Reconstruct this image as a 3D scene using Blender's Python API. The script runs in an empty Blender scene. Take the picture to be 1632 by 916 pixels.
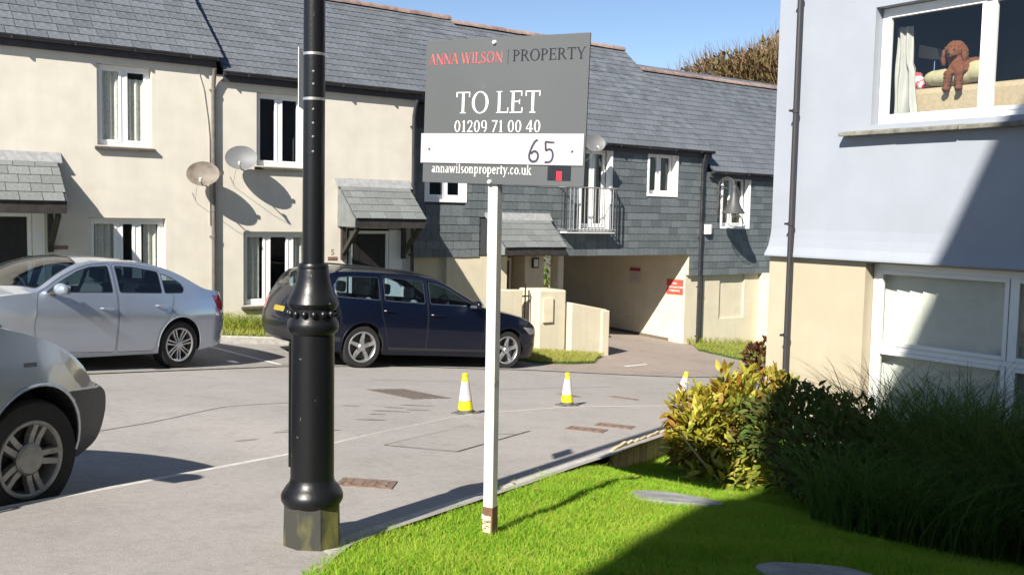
import bpy, bmesh, math, random
import numpy as np
from mathutils import Vector, Matrix
from mathutils.geometry import delaunay_2d_cdt
random.seed(7); RNG=np.random.default_rng(7)
SC=bpy.context.scene; COL=SC.collection
# ---------------------------------------------------------------- camera
# World frame: x runs along the terrace front, y points into the terrace, z up; z=0 is path level at the lamp post.
CAM=np.array([-5.857,-16.667,1.5])
CR=np.array([.80668,-.59064,.02045]);CU=np.array([.02816,.07298,.99694]);CF=np.array([.59032,.80363,-.07550])
cd=bpy.data.cameras.new('camera'); cam=bpy.data.objects.new('camera',cd); COL.objects.link(cam)
cd.sensor_width=36; cd.sensor_fit='HORIZONTAL'; cd.lens=1550/1632*36; cd.clip_start=.05; cd.clip_end=3000
cam.matrix_world=Matrix(((CR[0],CU[0],-CF[0],CAM[0]),(CR[1],CU[1],-CF[1],CAM[1]),(CR[2],CU[2],-CF[2],CAM[2]),(0,0,0,1)))
SC.camera=cam
# ---------------------------------------------------------------- sky, sun, exposure
SUN=Vector((.705,.386,-.595)).normalized()
world=bpy.data.worlds.new('World'); SC.world=world; world.use_nodes=True
wn=world.node_tree; bg=wn.nodes['Background']
sky=wn.nodes.new('ShaderNodeTexSky'); sky.sky_type='NISHITA'; sky.sun_disc=False
sky.sun_elevation=math.radians(36.5); sky.sun_rotation=math.atan2(-SUN.x,-SUN.y)
sky.air_density=.75; sky.dust_density=0; sky.ozone_density=1.5; sky.altitude=60
wn.links.new(sky.outputs[0],bg.inputs[0]); bg.inputs[1].default_value=.07
sl=bpy.data.lights.new('sun','SUN'); sl.energy=4.8; sl.angle=math.radians(.55); sl.color=(1,.94,.84)
so=bpy.data.objects.new('sun',sl); COL.objects.link(so); so.rotation_euler=SUN.to_track_quat('-Z','Y').to_euler(); so.location=(-20,-15,20)
vs=SC.view_settings; vs.view_transform='Standard'; vs.look='None'; vs.exposure=1.04; vs.gamma=1; vs.use_curve_mapping=False
# ---------------------------------------------------------------- helpers
def proj(P):
    q=np.asarray(P,float)-CAM; w=q@CF; w=np.where(np.abs(w)<1e-6,1e-6,w)
    return 816+1550*(q@CR)/w, 458-1550*(q@CU)/w, w
def sm(x,a,b):
    t=np.clip((np.asarray(x,float)-a)/(b-a),0,1); return t*t*(3-2*t)
def lerp(a,b,t): return a+(b-a)*t
MATS={}
def node_mat(name):
    m=bpy.data.materials.new(name); m.use_nodes=True; nt=m.node_tree; return m,nt,nt.nodes['Principled BSDF']
def mat(name,col,rough=.6,metal=0,spec=.5,var=0,vscale=6,col2=None,bump=0,bscale=60,coat=0,orand=0,ramp=(.35,.65),detail=5,stain=None,flake=0,stretch=None,streak=None):
    """colour with noise mottling, fine relief, per-object variation"""
    if name in MATS: return MATS[name]
    m,nt,b=node_mat(name); L=nt.links.new; N=nt.nodes.new
    b.inputs['Roughness'].default_value=rough; b.inputs['Metallic'].default_value=metal; b.inputs['Specular IOR Level'].default_value=spec
    b.inputs['Coat Weight'].default_value=coat; b.inputs['Coat Roughness'].default_value=.05
    tc=N('ShaderNodeTexCoord'); vec=tc.outputs['Object']
    if stretch:
        mp=N('ShaderNodeMapping'); mp.inputs['Scale'].default_value=stretch; L(vec,mp.inputs[0]); vec=mp.outputs[0]
    c=N('ShaderNodeRGB'); c.outputs[0].default_value=(*col,1); out=c.outputs[0]
    if var or col2:
        n=N('ShaderNodeTexNoise'); n.inputs['Scale'].default_value=vscale; n.inputs['Detail'].default_value=detail; L(vec,n.inputs['Vector'])
        r=N('ShaderNodeValToRGB'); r.color_ramp.elements[0].position=ramp[0]; r.color_ramp.elements[1].position=ramp[1]
        a=tuple(x*(1-var) for x in col); z=col2 if col2 else tuple(min(1,x*(1+var)) for x in col)
        r.color_ramp.elements[0].color=(*(col if col2 else a),1); r.color_ramp.elements[1].color=(*z,1)
        L(n.outputs['Fac'],r.inputs[0]); out=r.outputs[0]
    if stain:   # (colour, scale, low, high, strength)
        n=N('ShaderNodeTexNoise'); n.inputs['Scale'].default_value=stain[1]; n.inputs['Detail'].default_value=8; n.inputs['Roughness'].default_value=.65; L(tc.outputs['Object'],n.inputs['Vector'])
        mr=N('ShaderNodeMapRange'); mr.inputs['From Min'].default_value=stain[2]; mr.inputs['From Max'].default_value=stain[3]; mr.inputs['To Max'].default_value=stain[4]; L(n.outputs['Fac'],mr.inputs['Value'])
        mx=N('ShaderNodeMix'); mx.data_type='RGBA'; L(mr.outputs[0],mx.inputs['Factor']); L(out,mx.inputs['A']); mx.inputs['B'].default_value=(*stain[0],1); out=mx.outputs['Result']
    if streak:   # (colour, strength): rain streaks running down the face
        mp=N('ShaderNodeMapping'); mp.inputs['Scale'].default_value=(7,7,.35); L(tc.outputs['Object'],mp.inputs[0]); n=N('ShaderNodeTexNoise'); n.inputs['Scale'].default_value=1; n.inputs['Detail'].default_value=7; n.inputs['Roughness'].default_value=.6; L(mp.outputs[0],n.inputs['Vector'])
        mr=N('ShaderNodeMapRange'); mr.inputs['From Min'].default_value=.5; mr.inputs['From Max'].default_value=.75; mr.inputs['To Max'].default_value=streak[1]; L(n.outputs['Fac'],mr.inputs['Value'])
        mx=N('ShaderNodeMix'); mx.data_type='RGBA'; L(mr.outputs[0],mx.inputs['Factor']); L(out,mx.inputs['A']); mx.inputs['B'].default_value=(*streak[0],1); out=mx.outputs['Result']
    if orand:
        oi=N('ShaderNodeObjectInfo'); mr=N('ShaderNodeMapRange'); mr.inputs['To Min'].default_value=1-orand; mr.inputs['To Max'].default_value=1+orand; L(oi.outputs['Random'],mr.inputs['Value'])
        hs=N('ShaderNodeHueSaturation'); L(mr.outputs[0],hs.inputs['Value']); L(out,hs.inputs['Color'])
        m2=N('ShaderNodeMath'); m2.operation='MULTIPLY_ADD'; m2.inputs[1].default_value=.06*orand; m2.inputs[2].default_value=.5-.03*orand; L(oi.outputs['Random'],m2.inputs[0]); L(m2.outputs[0],hs.inputs['Hue']); out=hs.outputs[0]
    L(out,b.inputs['Base Color'])
    if bump:
        n=N('ShaderNodeTexNoise'); n.inputs['Scale'].default_value=bscale; n.inputs['Detail'].default_value=6; L(vec,n.inputs['Vector'])
        bp=N('ShaderNodeBump'); bp.inputs['Strength'].default_value=bump; bp.inputs['Distance'].default_value=.01; L(n.outputs['Fac'],bp.inputs['Height']); L(bp.outputs[0],b.inputs['Normal'])
    MATS[name]=m; return m
def glass_mat(name,tint,refl=1.0,rough=0.0):
    """thin pane: clear with Fresnel reflection"""
    if name in MATS: return MATS[name]
    m=bpy.data.materials.new(name); m.use_nodes=True; nt=m.node_tree; nt.nodes.clear(); N=nt.nodes.new; L=nt.links.new
    o=N('ShaderNodeOutputMaterial'); t=N('ShaderNodeBsdfTransparent'); t.inputs[0].default_value=(*tint,1)
    g=N('ShaderNodeBsdfGlossy'); g.inputs['Roughness'].default_value=rough; g.inputs[0].default_value=(refl,refl,refl,1)
    f=N('ShaderNodeLayerWeight'); f.inputs[0].default_value=.5; pw=N('ShaderNodeMath'); pw.operation='POWER'; pw.inputs[1].default_value=4.5; L(f.outputs['Facing'],pw.inputs[0])
    mr=N('ShaderNodeMath'); mr.operation='MULTIPLY_ADD'; mr.inputs[1].default_value=.93; mr.inputs[2].default_value=.05; L(pw.outputs[0],mr.inputs[0])
    mx=N('ShaderNodeMixShader'); L(mr.outputs[0],mx.inputs[0]); L(t.outputs[0],mx.inputs[1]); L(g.outputs[0],mx.inputs[2]); L(mx.outputs[0],o.inputs[0])
    MATS[name]=m; return m
def leaf_mat(name,cols,trans=.3,rough=.45,scale=3.0):
    if name in MATS: return MATS[name]
    m,nt,b=node_mat(name); L=nt.links.new; N=nt.nodes.new
    tc=N('ShaderNodeTexCoord'); oi=N('ShaderNodeObjectInfo'); n=N('ShaderNodeTexNoise'); n.inputs['Scale'].default_value=scale; n.inputs['Detail'].default_value=6; n.inputs['Roughness'].default_value=.8
    L(tc.outputs['Object'],n.inputs['Vector'])
    ge=N('ShaderNodeNewGeometry'); ad=N('ShaderNodeMath'); ad.operation='MULTIPLY_ADD'; ad.inputs[1].default_value=.55; L(ge.outputs['Random Per Island'],ad.inputs[0])
    m2=N('ShaderNodeMath'); m2.operation='MULTIPLY_ADD'; m2.inputs[1].default_value=.9; m2.inputs[2].default_value=-.2; L(n.outputs['Fac'],m2.inputs[0]); L(m2.outputs[0],ad.inputs[2])
    a3=N('ShaderNodeMath'); a3.operation='MULTIPLY_ADD'; a3.inputs[1].default_value=.45; L(oi.outputs['Random'],a3.inputs[0]); L(ad.outputs[0],a3.inputs[2])
    r=N('ShaderNodeValToRGB'); e=r.color_ramp.elements
    while len(e)<len(cols): e.new(.5)
    for i,c in enumerate(cols): e[i].position=.1+.85*i/(len(cols)-1); e[i].color=(*c,1)
    L(a3.outputs[0],r.inputs[0]); L(r.outputs[0],b.inputs['Base Color']); b.inputs['Roughness'].default_value=rough; b.inputs['Specular IOR Level'].default_value=.2
    tr=N('ShaderNodeBsdfTranslucent'); L(r.outputs[0],tr.inputs[0]); mx=N('ShaderNodeMixShader'); mx.inputs[0].default_value=trans
    L(b.outputs[0],mx.inputs[1]); L(tr.outputs[0],mx.inputs[2]); L(mx.outputs[0],nt.nodes['Material Output'].inputs[0]); MATS[name]=m; return m
WLOC={}
def tag(o,label=None,cat=None,group=None,kind=None):
    if label:o['label']=label
    if cat:o['category']=cat
    if group:o['group']=group
    if kind:o['kind']=kind
    return o
def thing(name,label,cat,loc=(0,0,0),rotz=0,group=None,rot=None):
    o=bpy.data.objects.new(name,None); COL.objects.link(o); o.location=loc; o.empty_display_size=.2
    o.rotation_euler=rot if rot else (0,0,rotz); WLOC[o.name]=np.array(loc,float); return tag(o,label,cat,group)
def link(name,me,m,parent=None,loc=(0,0,0),rot=None):
    o=bpy.data.objects.new(name,me); COL.objects.link(o); o.location=loc
    if rot: o.rotation_euler=rot
    if parent: o.parent=parent
    if m and len(me.materials)==0: me.materials.append(m)
    WLOC[o.name]=(WLOC[parent.name] if parent else np.zeros(3))+np.array(loc,float); return o
def finish(me,smooth=False,angle=35):
    me.update()
    if smooth:
        me.polygons.foreach_set('use_smooth',[True]*len(me.polygons))
        if angle: me.set_sharp_from_angle(angle=math.radians(angle))
def bev(o,w=.004,seg=2):
    b=o.modifiers.new('bevel','BEVEL'); b.width=w; b.segments=seg; b.limit_method='ANGLE'; b.angle_limit=math.radians(40); return o
def tri_mesh(name,V,F):
    me=bpy.data.meshes.new(name); V=np.asarray(V,np.float32); F=np.asarray(F,np.int32); k=F.shape[1]
    me.vertices.add(len(V)); me.vertices.foreach_set('co',V.ravel()); me.loops.add(F.size); me.loops.foreach_set('vertex_index',F.ravel())
    me.polygons.add(len(F)); me.polygons.foreach_set('loop_start',np.arange(0,F.size,k,dtype=np.int32)); me.update(calc_edges=True); me.validate(); return me
class MB:
    """mesh builder"""
    def __init__(s): s.v=[]; s.f=[]
    def add(s,v,f):
        o=len(s.v); s.v+= [tuple(p) for p in v]; s.f+=[tuple(i+o for i in q) for q in f]; return s
    def box(s,x0,x1,y0,y1,z0,z1):
        return s.add([(x0,y0,z0),(x1,y0,z0),(x1,y1,z0),(x0,y1,z0),(x0,y0,z1),(x1,y0,z1),(x1,y1,z1),(x0,y1,z1)],[(0,3,2,1),(4,5,6,7),(0,1,5,4),(1,2,6,5),(2,3,7,6),(3,0,4,7)])
    def hexa(s,p): return s.add(p,[(0,3,2,1),(4,5,6,7),(0,1,5,4),(1,2,6,5),(2,3,7,6),(3,0,4,7)])
    def quad(s,a,b,c,d): return s.add([a,b,c,d],[(0,1,2,3)])
    def tube(s,pts,r,n=8,caps=True):
        pts=[Vector(p) for p in pts]; rs=r if isinstance(r,(list,tuple)) else [r]*len(pts); rings=[]
        up=Vector((0,0,1)); prev=None
        for i,p in enumerate(pts):
            t=(pts[min(i+1,len(pts)-1)]-pts[max(i-1,0)]).normalized()
            a=(prev-t*prev.dot(t)) if prev else (up-t*up.dot(t))
            if a.length<1e-3: a=Vector((1,0,0))-t*t.x
            a.normalize(); prev=a; b=t.cross(a)
            rings.append([p+(a*math.cos(2*math.pi*k/n)+b*math.sin(2*math.pi*k/n))*rs[i] for k in range(n)])
        f=[]
        for i in range(len(pts)-1):
            for k in range(n): f.append((i*n+k,i*n+(k+1)%n,(i+1)*n+(k+1)%n,(i+1)*n+k))
        if caps: f.append(tuple(range(n-1,-1,-1))); f.append(tuple(range((len(pts)-1)*n,len(pts)*n)))
        return s.add([q for g in rings for q in g],f)
    def lathe(s,prof,n=32,c=(0,0,0),axis='z',rot=0,caps=True):
        v=[];f=[]
        for r,z in prof:
            for k in range(n):
                a=2*math.pi*k/n+rot; x,y=r*math.cos(a),r*math.sin(a)
                v.append((c[0]+x,c[1]+y,c[2]+z) if axis=='z' else (c[0]+x,c[1]+z,c[2]+y) if axis=='y' else (c[0]+z,c[1]+x,c[2]+y))
        for i in range(len(prof)-1):
            for k in range(n): f.append((i*n+k,i*n+(k+1)%n,(i+1)*n+(k+1)%n,(i+1)*n+k))
        if caps and prof[0][0]>1e-6: f.append(tuple(range(n-1,-1,-1)))
        if caps and prof[-1][0]>1e-6: f.append(tuple(range((len(prof)-1)*n,len(prof)*n)))
        return s.add(v,f)
    def prism(s,poly,a,b,plane='xz'):
        """extrude 2D polygon between a and b along the remaining axis"""
        m={'xz':lambda p,h:(p[0],h,p[1]),'xy':lambda p,h:(p[0],p[1],h),'yz':lambda p,h:(h,p[0],p[1])}[plane]; n=len(poly)
        return s.add([m(p,a) for p in poly]+[m(p,b) for p in poly],[tuple(range(n)),tuple(range(2*n-1,n-1,-1))]+[(i,n+i,n+(i+1)%n,(i+1)%n) for i in range(n)])
    def ball(s,c,r,n=12,sq=(1,1,1)):
        v=[];f=[];m=n//2
        for i in range(m+1):
            for k in range(n):
                a=math.pi*i/m; b=2*math.pi*k/n; v.append((c[0]+r*sq[0]*math.sin(a)*math.cos(b),c[1]+r*sq[1]*math.sin(a)*math.sin(b),c[2]+r*sq[2]*math.cos(a)))
        for i in range(m):
            for k in range(n): f.append((i*n+k,(i+1)*n+k,(i+1)*n+(k+1)%n,i*n+(k+1)%n))
        return s.add(v,f)
    def grid(s,fn,us,vs_):
        nu,nv=len(us),len(vs_); return s.add([fn(u,v) for u in us for v in vs_],[(i*nv+j,(i+1)*nv+j,(i+1)*nv+j+1,i*nv+j+1) for i in range(nu-1) for j in range(nv-1)])
    def build(s,name,m,parent=None,smooth=False,angle=35,xf=None,bevel=0,fix=False,local=False):
        v=s.v
        if xf: v=[xf(p) for p in v]
        if parent is not None and not local:
            P=WLOC[parent.name]; v=[(p[0]-P[0],p[1]-P[1],p[2]-P[2]) for p in v]
        me=bpy.data.meshes.new(name); me.from_pydata(v,[],s.f); finish(me,smooth,angle)
        if fix:
            bm=bmesh.new(); bm.from_mesh(me); bmesh.ops.remove_doubles(bm,verts=bm.verts,dist=1e-5); bmesh.ops.recalc_face_normals(bm,faces=bm.faces); bm.to_mesh(me); bm.free(); me.update()
        o=link(name,me,m,parent)
        if bevel: bev(o,bevel)
        return o
def copy_tree(o,parent=None):
    c=o.copy(); COL.objects.link(c); c.parent=parent
    for ch in o.children: copy_tree(ch,c)
    return c
# ---------------------------------------------------------------- materials
M_CREAM=mat('cream_render',(.615,.575,.495),.9,var=.05,vscale=2.5,bump=.25,bscale=90,stain=((.46,.41,.325),1.3,.55,.8,.35),streak=((.46,.41,.33),.15))
M_CREAM2=mat('aged_cream_render',(.60,.54,.405),.9,var=.05,vscale=2,bump=.25,bscale=90,streak=((.40,.35,.25),.22),stain=((.42,.36,.25),2.2,.52,.8,.5))
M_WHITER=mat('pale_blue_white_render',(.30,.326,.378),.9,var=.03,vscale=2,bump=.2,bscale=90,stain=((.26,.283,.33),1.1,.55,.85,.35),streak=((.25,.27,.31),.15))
M_SLATE=mat('roof_slate',(.118,.13,.146),.55,var=.24,vscale=4,bump=.25,bscale=45,orand=.14,stain=((.16,.14,.165),1.5,.5,.75,.5))
M_SLATEW=mat('wall_slate',(.112,.128,.135),.55,var=.2,vscale=5,bump=.2,bscale=45,orand=.22,stain=((.12,.15,.135),2,.5,.75,.5))
M_SLATEC=mat('canopy_slate',(.165,.176,.174),.6,var=.15,vscale=6,bump=.2,bscale=45,orand=.12,stain=((.2,.205,.175),2,.5,.8,.4))
M_SDECK=mat('slate_underlay',(.05,.053,.06),.8)
M_RIDGE=mat('ridge_tile',(.25,.17,.15),.85,var=.25,vscale=9,orand=.2,stain=((.25,.22,.18),5,.45,.7,.7))
M_PVC=mat('white_pvc',(.82,.82,.81),.35,var=.02,vscale=3)
M_BLACK=mat('black_pvc',(.028,.028,.033),.45,var=.3,vscale=8)
M_FASCIA=mat('dark_fascia',(.045,.042,.05),.6,var=.2,vscale=5)
M_PIPE=mat('brown_grey_pipe',(.13,.115,.10),.5,var=.15,vscale=9)
M_TIMBER=mat('black_stained_timber',(.03,.026,.024),.6,var=.3,vscale=10)
M_DARK=mat('dark_room',(.035,.034,.033),.9)
M_ROOM=mat('room_wall',(.22,.2,.18),.9)
M_GLASS=glass_mat('window_glass',(.9,.93,.92))
M_CURT=mat('curtain_cloth',(.62,.60,.55),.95,var=.1,vscale=20)
M_DOOR=mat('dark_door_paint',(.018,.017,.017),.35,var=.2)
M_SILL=mat('slate_sill',(.075,.07,.06),.7,var=.25,vscale=12,bump=.2,bscale=40)
M_LEAD=mat('lead_flashing',(.27,.275,.28),.55,var=.15,vscale=12)
M_CONC=mat('kerb_concrete',(.44,.42,.385),.9,var=.15,vscale=14,bump=.3,bscale=120)
M_STONE=mat('paving_slab_stone',(.25,.25,.245),.9,var=.2,vscale=9,bump=.4,bscale=50)
M_CHROME=mat('chrome',(.75,.76,.78),.12,metal=1)
M_RUBBER=mat('tyre_rubber',(.015,.015,.015),.85,var=.2,vscale=20)
M_ALLOY=mat('alloy_rim',(.55,.55,.56),.32,metal=.85)
M_HUBCAP=mat('painted_hubcap',(.32,.32,.31),.42,metal=.55,stain=((.14,.13,.11),18,.45,.75,.5))
M_CARBLK=mat('car_black_plastic',(.025,.026,.028),.55)
M_CARGREY=mat('grey_bumper_plastic',(.045,.047,.052),.5,var=.1,vscale=20)
M_CARGL=glass_mat('car_glass',(.52,.63,.68),1.0)
M_SEAT=mat('car_seat',(.06,.06,.065),.85)
M_LAMPR=mat('tail_lamp_red',(.42,.012,.015),.12,coat=1)
M_LAMPC=mat('headlamp_lens',(.42,.42,.40),.12,metal=.3,coat=1)
M_WHITEP=mat('white_painted_wood',(.62,.595,.555),.6,var=.08,vscale=14,stain=((.25,.21,.16),11,.58,.72,.8))
# ================================================================= GROUND
def zg(s,t):
    s=np.clip(np.asarray(s,float),-40,45); t=np.asarray(t,float); tt=np.clip(t,-30,14)
    return -.81-.088*s+np.where(tt<-3.3,-.045*(tt+3.3),.05*(tt+3.3))
KS=np.array([-40,-14,-5.09,-4.27,-3.1,-2.03,-.47,1.23,2.65,6,40]); KT=np.array([-30.6,-16.35,-11.38,-10.93,-10.28,-9.54,-8.57,-8.15,-8.2,-8.4,-8.4])
ES=np.array([-40,-6,-4.6,-4.3,-4.08,-3.8,-3.44,-2.98,-2.13,-1.34,-.68,-.05,1.15,2.4,3.6,6,40]); ET=np.array([-60,-16.2,-13.7,-13.15,-12.82,-12.54,-12.34,-12.1,-11.66,-11.23,-10.89,-10.52,-9.88,-9.3,-9.1,-9.1,-9.1])
kt=lambda s:np.interp(s,KS,KT); et=lambda s:np.interp(s,ES,ET)
def zroad(s,t): return zg(s,t)-.10*(1-sm(s,-3.5,-2.2))*(1-sm(t,-9.2,-6.5))-.012
def zwalk(s,t): return zg(s,t)+.006
def zlawn(s,t): return zg(s,t)-.025-.19*sm(s,-1.5,.1)+.05*sm(-np.asarray(t,float),12.4,13.6)*(1-sm(s,-2.5,0))
def sheet(name,fn,us,vs_,m,kind='structure',smooth=True,**k):
    mb=MB(); mb.grid(fn,us,vs_); o=mb.build(name,m,None,smooth=smooth,angle=None); me=o.data; me.flip_normals() if me.polygons[0].normal.z<0 else None
    return tag(o,kind=kind,**k)
def asphalt(name,c,c2,patch):
    m,nt,b=node_mat(name); L=nt.links.new; N=nt.nodes.new; tc=N('ShaderNodeTexCoord')
    def noise(s,d=6,r=.6):
        n=N('ShaderNodeTexNoise'); n.inputs['Scale'].default_value=s; n.inputs['Detail'].default_value=d; n.inputs['Roughness'].default_value=r; L(tc.outputs['Object'],n.inputs['Vector']); return n.outputs['Fac']
    def ramp(f,p0,c0,p1,c1):
        r=N('ShaderNodeValToRGB'); e=r.color_ramp.elements; e[0].position=p0;e[1].position=p1;e[0].color=(*c0,1);e[1].color=(*c1,1); L(f,r.inputs[0]); return r.outputs[0]
    def mul(a,bb,f=1):
        x=N('ShaderNodeMix'); x.data_type='RGBA'; x.blend_type='MULTIPLY'; x.inputs['Factor'].default_value=f; L(a,x.inputs['A']); L(bb,x.inputs['B']); return x.outputs['Result']
    base=ramp(noise(.55,5),.35,c,.7,c2)
    base=mul(base,ramp(noise(140,3,.8),.3,(.62,.62,.62),.7,(1.25,1.25,1.25)),.9)
    base=mul(base,ramp(noise(2.6,8,.7),.36,(.68,.67,.66),.5,(1,1,1)),patch)
    base=mul(base,ramp(noise(17,4,.6),.3,(.8,.8,.8),.55,(1,1,1)),.6)
    L(base,b.inputs['Base Color']); b.inputs['Roughness'].default_value=.88; b.inputs['Specular IOR Level'].default_value=.3
    bp=N('ShaderNodeBump'); bp.inputs['Strength'].default_value=.5; bp.inputs['Distance'].default_value=.006; L(noise(170,4,.7),bp.inputs['Height']); L(bp.outputs[0],b.inputs['Normal']); MATS[name]=m; return m
M_ROAD=asphalt('road_asphalt',(.325,.303,.286),(.365,.34,.322),.3)
M_WALK=asphalt('footpath_asphalt',(.33,.308,.29),(.375,.35,.33),.28)
M_BAY=asphalt('parking_bay_asphalt',(.29,.273,.262),(.335,.315,.3),.4)
M_DRIVE=asphalt('driveway_tarmac',(.30,.25,.215),(.34,.285,.245),.4)
M_EARTH=mat('earth',(.10,.085,.055),.95,var=.3,vscale=4,bump=.5,bscale=20)
M_TURF=mat('turf_soil',(.055,.105,.015),.95,var=.35,vscale=6,bump=.6,bscale=40)
lin=np.linspace
far=np.array([-400,-120,-60,-40,-25,-12,-6,0,6,12,18,25,35,45,70,120,400.])
sheet('ground',lambda s,t:(s,t,float(zg(s,t))-.45),far,np.array([-400,-120,-60,-30,-20,-12,-6,-3.3,0,6,14,30,60,120,400.]),M_EARTH)
# road: from the near kerb to the drainage channel in front of the bays
CS=np.array([-40,-4.14,-1.87,-.18,2,4.21,5.86,6.95,9,14,40]); CT=np.array([-20.7,-5.01,-4.02,-3.29,-3.15,-3.4,-4.15,-4.5,-4.3,-4.0,-4.0]); ct=lambda s:np.interp(s,CS,CT)
SS=np.unique(np.concatenate([lin(-40,-8,17),lin(-8,8,81),lin(8,40,17)]))
sheet('road',lambda s,v:(s,lerp(kt(s)-.02,ct(s)+.02,v),float(zroad(s,lerp(kt(s)-.02,ct(s)+.02,v)))),SS,lin(0,1,30),M_ROAD)
sheet('parking_bays',lambda s,v:(s,lerp(ct(s),-1.28,v),float(zg(s,lerp(ct(s),-1.28,v)))-.006),np.concatenate([lin(-40,-6,12),lin(-5.8,4.9,50)]),lin(0,1,10),M_BAY)
sheet('driveway',lambda s,v:(s,lerp(ct(s),9,v),float(zg(s,lerp(ct(s),9,v)))-.006),np.concatenate([lin(4.9,14,40),lin(14.5,40,16)]),lin(0,1,30),M_DRIVE)
sheet('footpath',lambda s,v:(s,lerp(et(s)-.12,kt(s)-.02,v),float(zwalk(s,lerp(et(s)-.12,kt(s)-.02,v)))),SS,lin(0,1,14),M_WALK)
# kerb stones along the near side of the road, dropped flush at the crossing
kb=MB(); ks=np.unique(np.concatenate([lin(-14,-5.2,12),lin(-5.2,6,90)]))
def kerbstrip(mb,ss,tf,w,top,bot):
    P=[]
    for s in ss:
        t=float(tf(s)); w_=w*(1-.5*float(sm(s,-3.2,-2.0))); P.append([(s,t-w_,float(top(s,t))-.002),(s,t-w_+.01,float(top(s,t))+.003),(s,t-.022,float(top(s,t))+.003),(s,t,float(top(s,t))-.012),(s,t+.012,float(bot(s,t)))])
    n=5; mb.add([q for r in P for q in r],[(i*n+j,i*n+n+j,i*n+n+j+1,i*n+j+1) for i in range(len(P)-1) for j in range(n-1)])
kerbstrip(kb,ks,kt,.075,zwalk,lambda s,t:zroad(s,t)-.03); k=kb.build('kerb',mat('kerb_granite',(.50,.475,.44),.9,var=.12,vscale=14,bump=.3,bscale=120),None,smooth=False,fix=True); tag(k,kind='structure')
# channel of smooth concrete along the bays
ch=MB(); cs=lin(-12,9,90)
ch.grid(lambda s,v:(s,float(ct(s))-.02+.11*v,float(zg(s,ct(s)))+.002),cs,[0,1]); tag(ch.build('drainage_channel',mat('channel_concrete',(.29,.275,.255),.9,var=.12,vscale=10),None),kind='structure')
cj=MB(); cj.grid(lambda s,v:(s,float(ct(s))+.1+.025*v,float(zg(s,ct(s)+.1))+.003),cs,[0,1]); tag(cj.build('channel_joint',mat('joint_tar',(.07,.065,.06),.9),None),kind='structure')
# kerb and verge in front of the cottages
def zverge(s,t): return zg(s,t)+.10+.05*sm(t,-1.2,0)
hk=MB()
P=[]
for s in lin(-14,4.75,60):
    t=-1.3; z=float(zg(s,t)); P.append([(s,t,z-.03),(s,t+.012,z+.095),(s,t+.03,z+.11),(s,t+.13,z+.11),(s,t+.14,z+.09)])
hk.add([q for r in P for q in r],[(i*5+j,i*5+j+1,i*5+6+j,i*5+5+j) for i in range(len(P)-1) for j in range(4)]); tag(hk.build('house_kerb',M_CONC,None,fix=True),kind='structure')
sheet('verge',lambda s,v:(s,lerp(-1.18,.45,v),float(zverge(s,lerp(-1.18,.45,v)))),lin(-14,5.2,40),lin(0,1,8),M_TURF)
def patch_poly(name,poly,zf,m,h=.02):
    c=np.mean(poly,0); mb=MB(); n=len(poly); R=[0,.5,.9,1]
    v=[(c[0],c[1],float(zf(*c))+h)]; f=[]
    for r in R[1:]:
        for p in poly:
            q=c+(np.array(p)-c)*r; v.append((q[0],q[1],float(zf(*q))+(h if r<1 else -.01)))
    f+=[(0,1+i,1+(i+1)%n) for i in range(n)]
    for k in range(len(R)-2): f+=[(1+k*n+i,1+(k+1)*n+i,1+(k+1)*n+(i+1)%n,1+k*n+(i+1)%n) for i in range(n)]
    mb.add(v,f); return tag(mb.build(name,m,None,smooth=True,fix=True),kind='structure')
GP1=[(4.3,-1.2),(4.6,-2.2),(5.0,-2.75),(5.8,-2.75),(6.5,-2.6),(6.9,-2.2),(7.5,-1.75),(6.2,-1.45),(5.4,-1.2)]
GP2=[(11.5,-.6),(11.55,-1.8),(12.4,-2.6),(14,-2.5),(18,-1.2),(22,.2),(22,.5),(12.4,.45)]
patch_poly('verge_by_wall',GP1,zg,M_TURF); patch_poly('verge_by_passage',GP2,zg,M_TURF)
# lawn
LS=lin(-9,3.3,60)
sheet('lawn',lambda s,v:(s,lerp(et(s),-19 if s>-6 else et(s)-3,v),float(zlawn(s,lerp(et(s),-19 if s>-6 else et(s)-3,v)))),LS,lin(0,1,50),M_TURF)
# painted bay line, drain grates, covers
M_LINE=mat('worn_white_paint',(.62,.61,.58),.8,var=.12,vscale=20)
lm=MB()
def strip(mb,a,b,w,zf,dz,n=8):
    a=np.array(a);b=np.array(b);d=(b-a)/np.linalg.norm(b-a);q=np.array([-d[1],d[0]])*w/2
    mb.grid(lambda u,v:(*(a+(b-a)*u+q*v),float(zf(*(a+(b-a)*u+q*v)))+dz),lin(0,1,n),[-1,1])
strip(lm,(-.78,-1.5),(-.16,-3.2),.085,zg,.0); o=lm.build('bay_marking',M_LINE,None); tag(o,kind='structure')
sj=MB()
for a_,b_ in (((-2.27,-10.16),(-.93,-9.33)),((-1.87,-10.57),(-.53,-9.74)),((-2.27,-10.16),(-1.87,-10.57)),((-1.05,-9.85),(-.8,-9.9))): strip(sj,a_,b_,.014,zwalk,.007)
for a_,b_ in (((-4.2,-8.6),(-2.6,-7.6)),((-2.6,-7.6),(-1.3,-7.25)),((1.6,-6.3),(3.9,-6.0)),((.3,-5.1),(1.9,-5.35))): strip(sj,a_,b_,.016,zroad,.004,16)
tag(sj.build('tar_seams',mat('tar_seam',(.2,.185,.17),.9,var=.2,vscale=30),None),kind='structure')
lm=MB(); strip(lm,(7.0,-2.9),(7.9,-2.6),.07,zg,.0); tag(lm.build('drive_marking',M_LINE,None),kind='structure')
M_IRON=mat('rusty_iron_cover',(.20,.14,.105),.7,metal=.15,var=.25,vscale=20,bump=.5,bscale=70)
M_GRATE=mat('cast_iron_grate',(.20,.165,.14),.6,metal=.3,var=.25,vscale=25)
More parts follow.
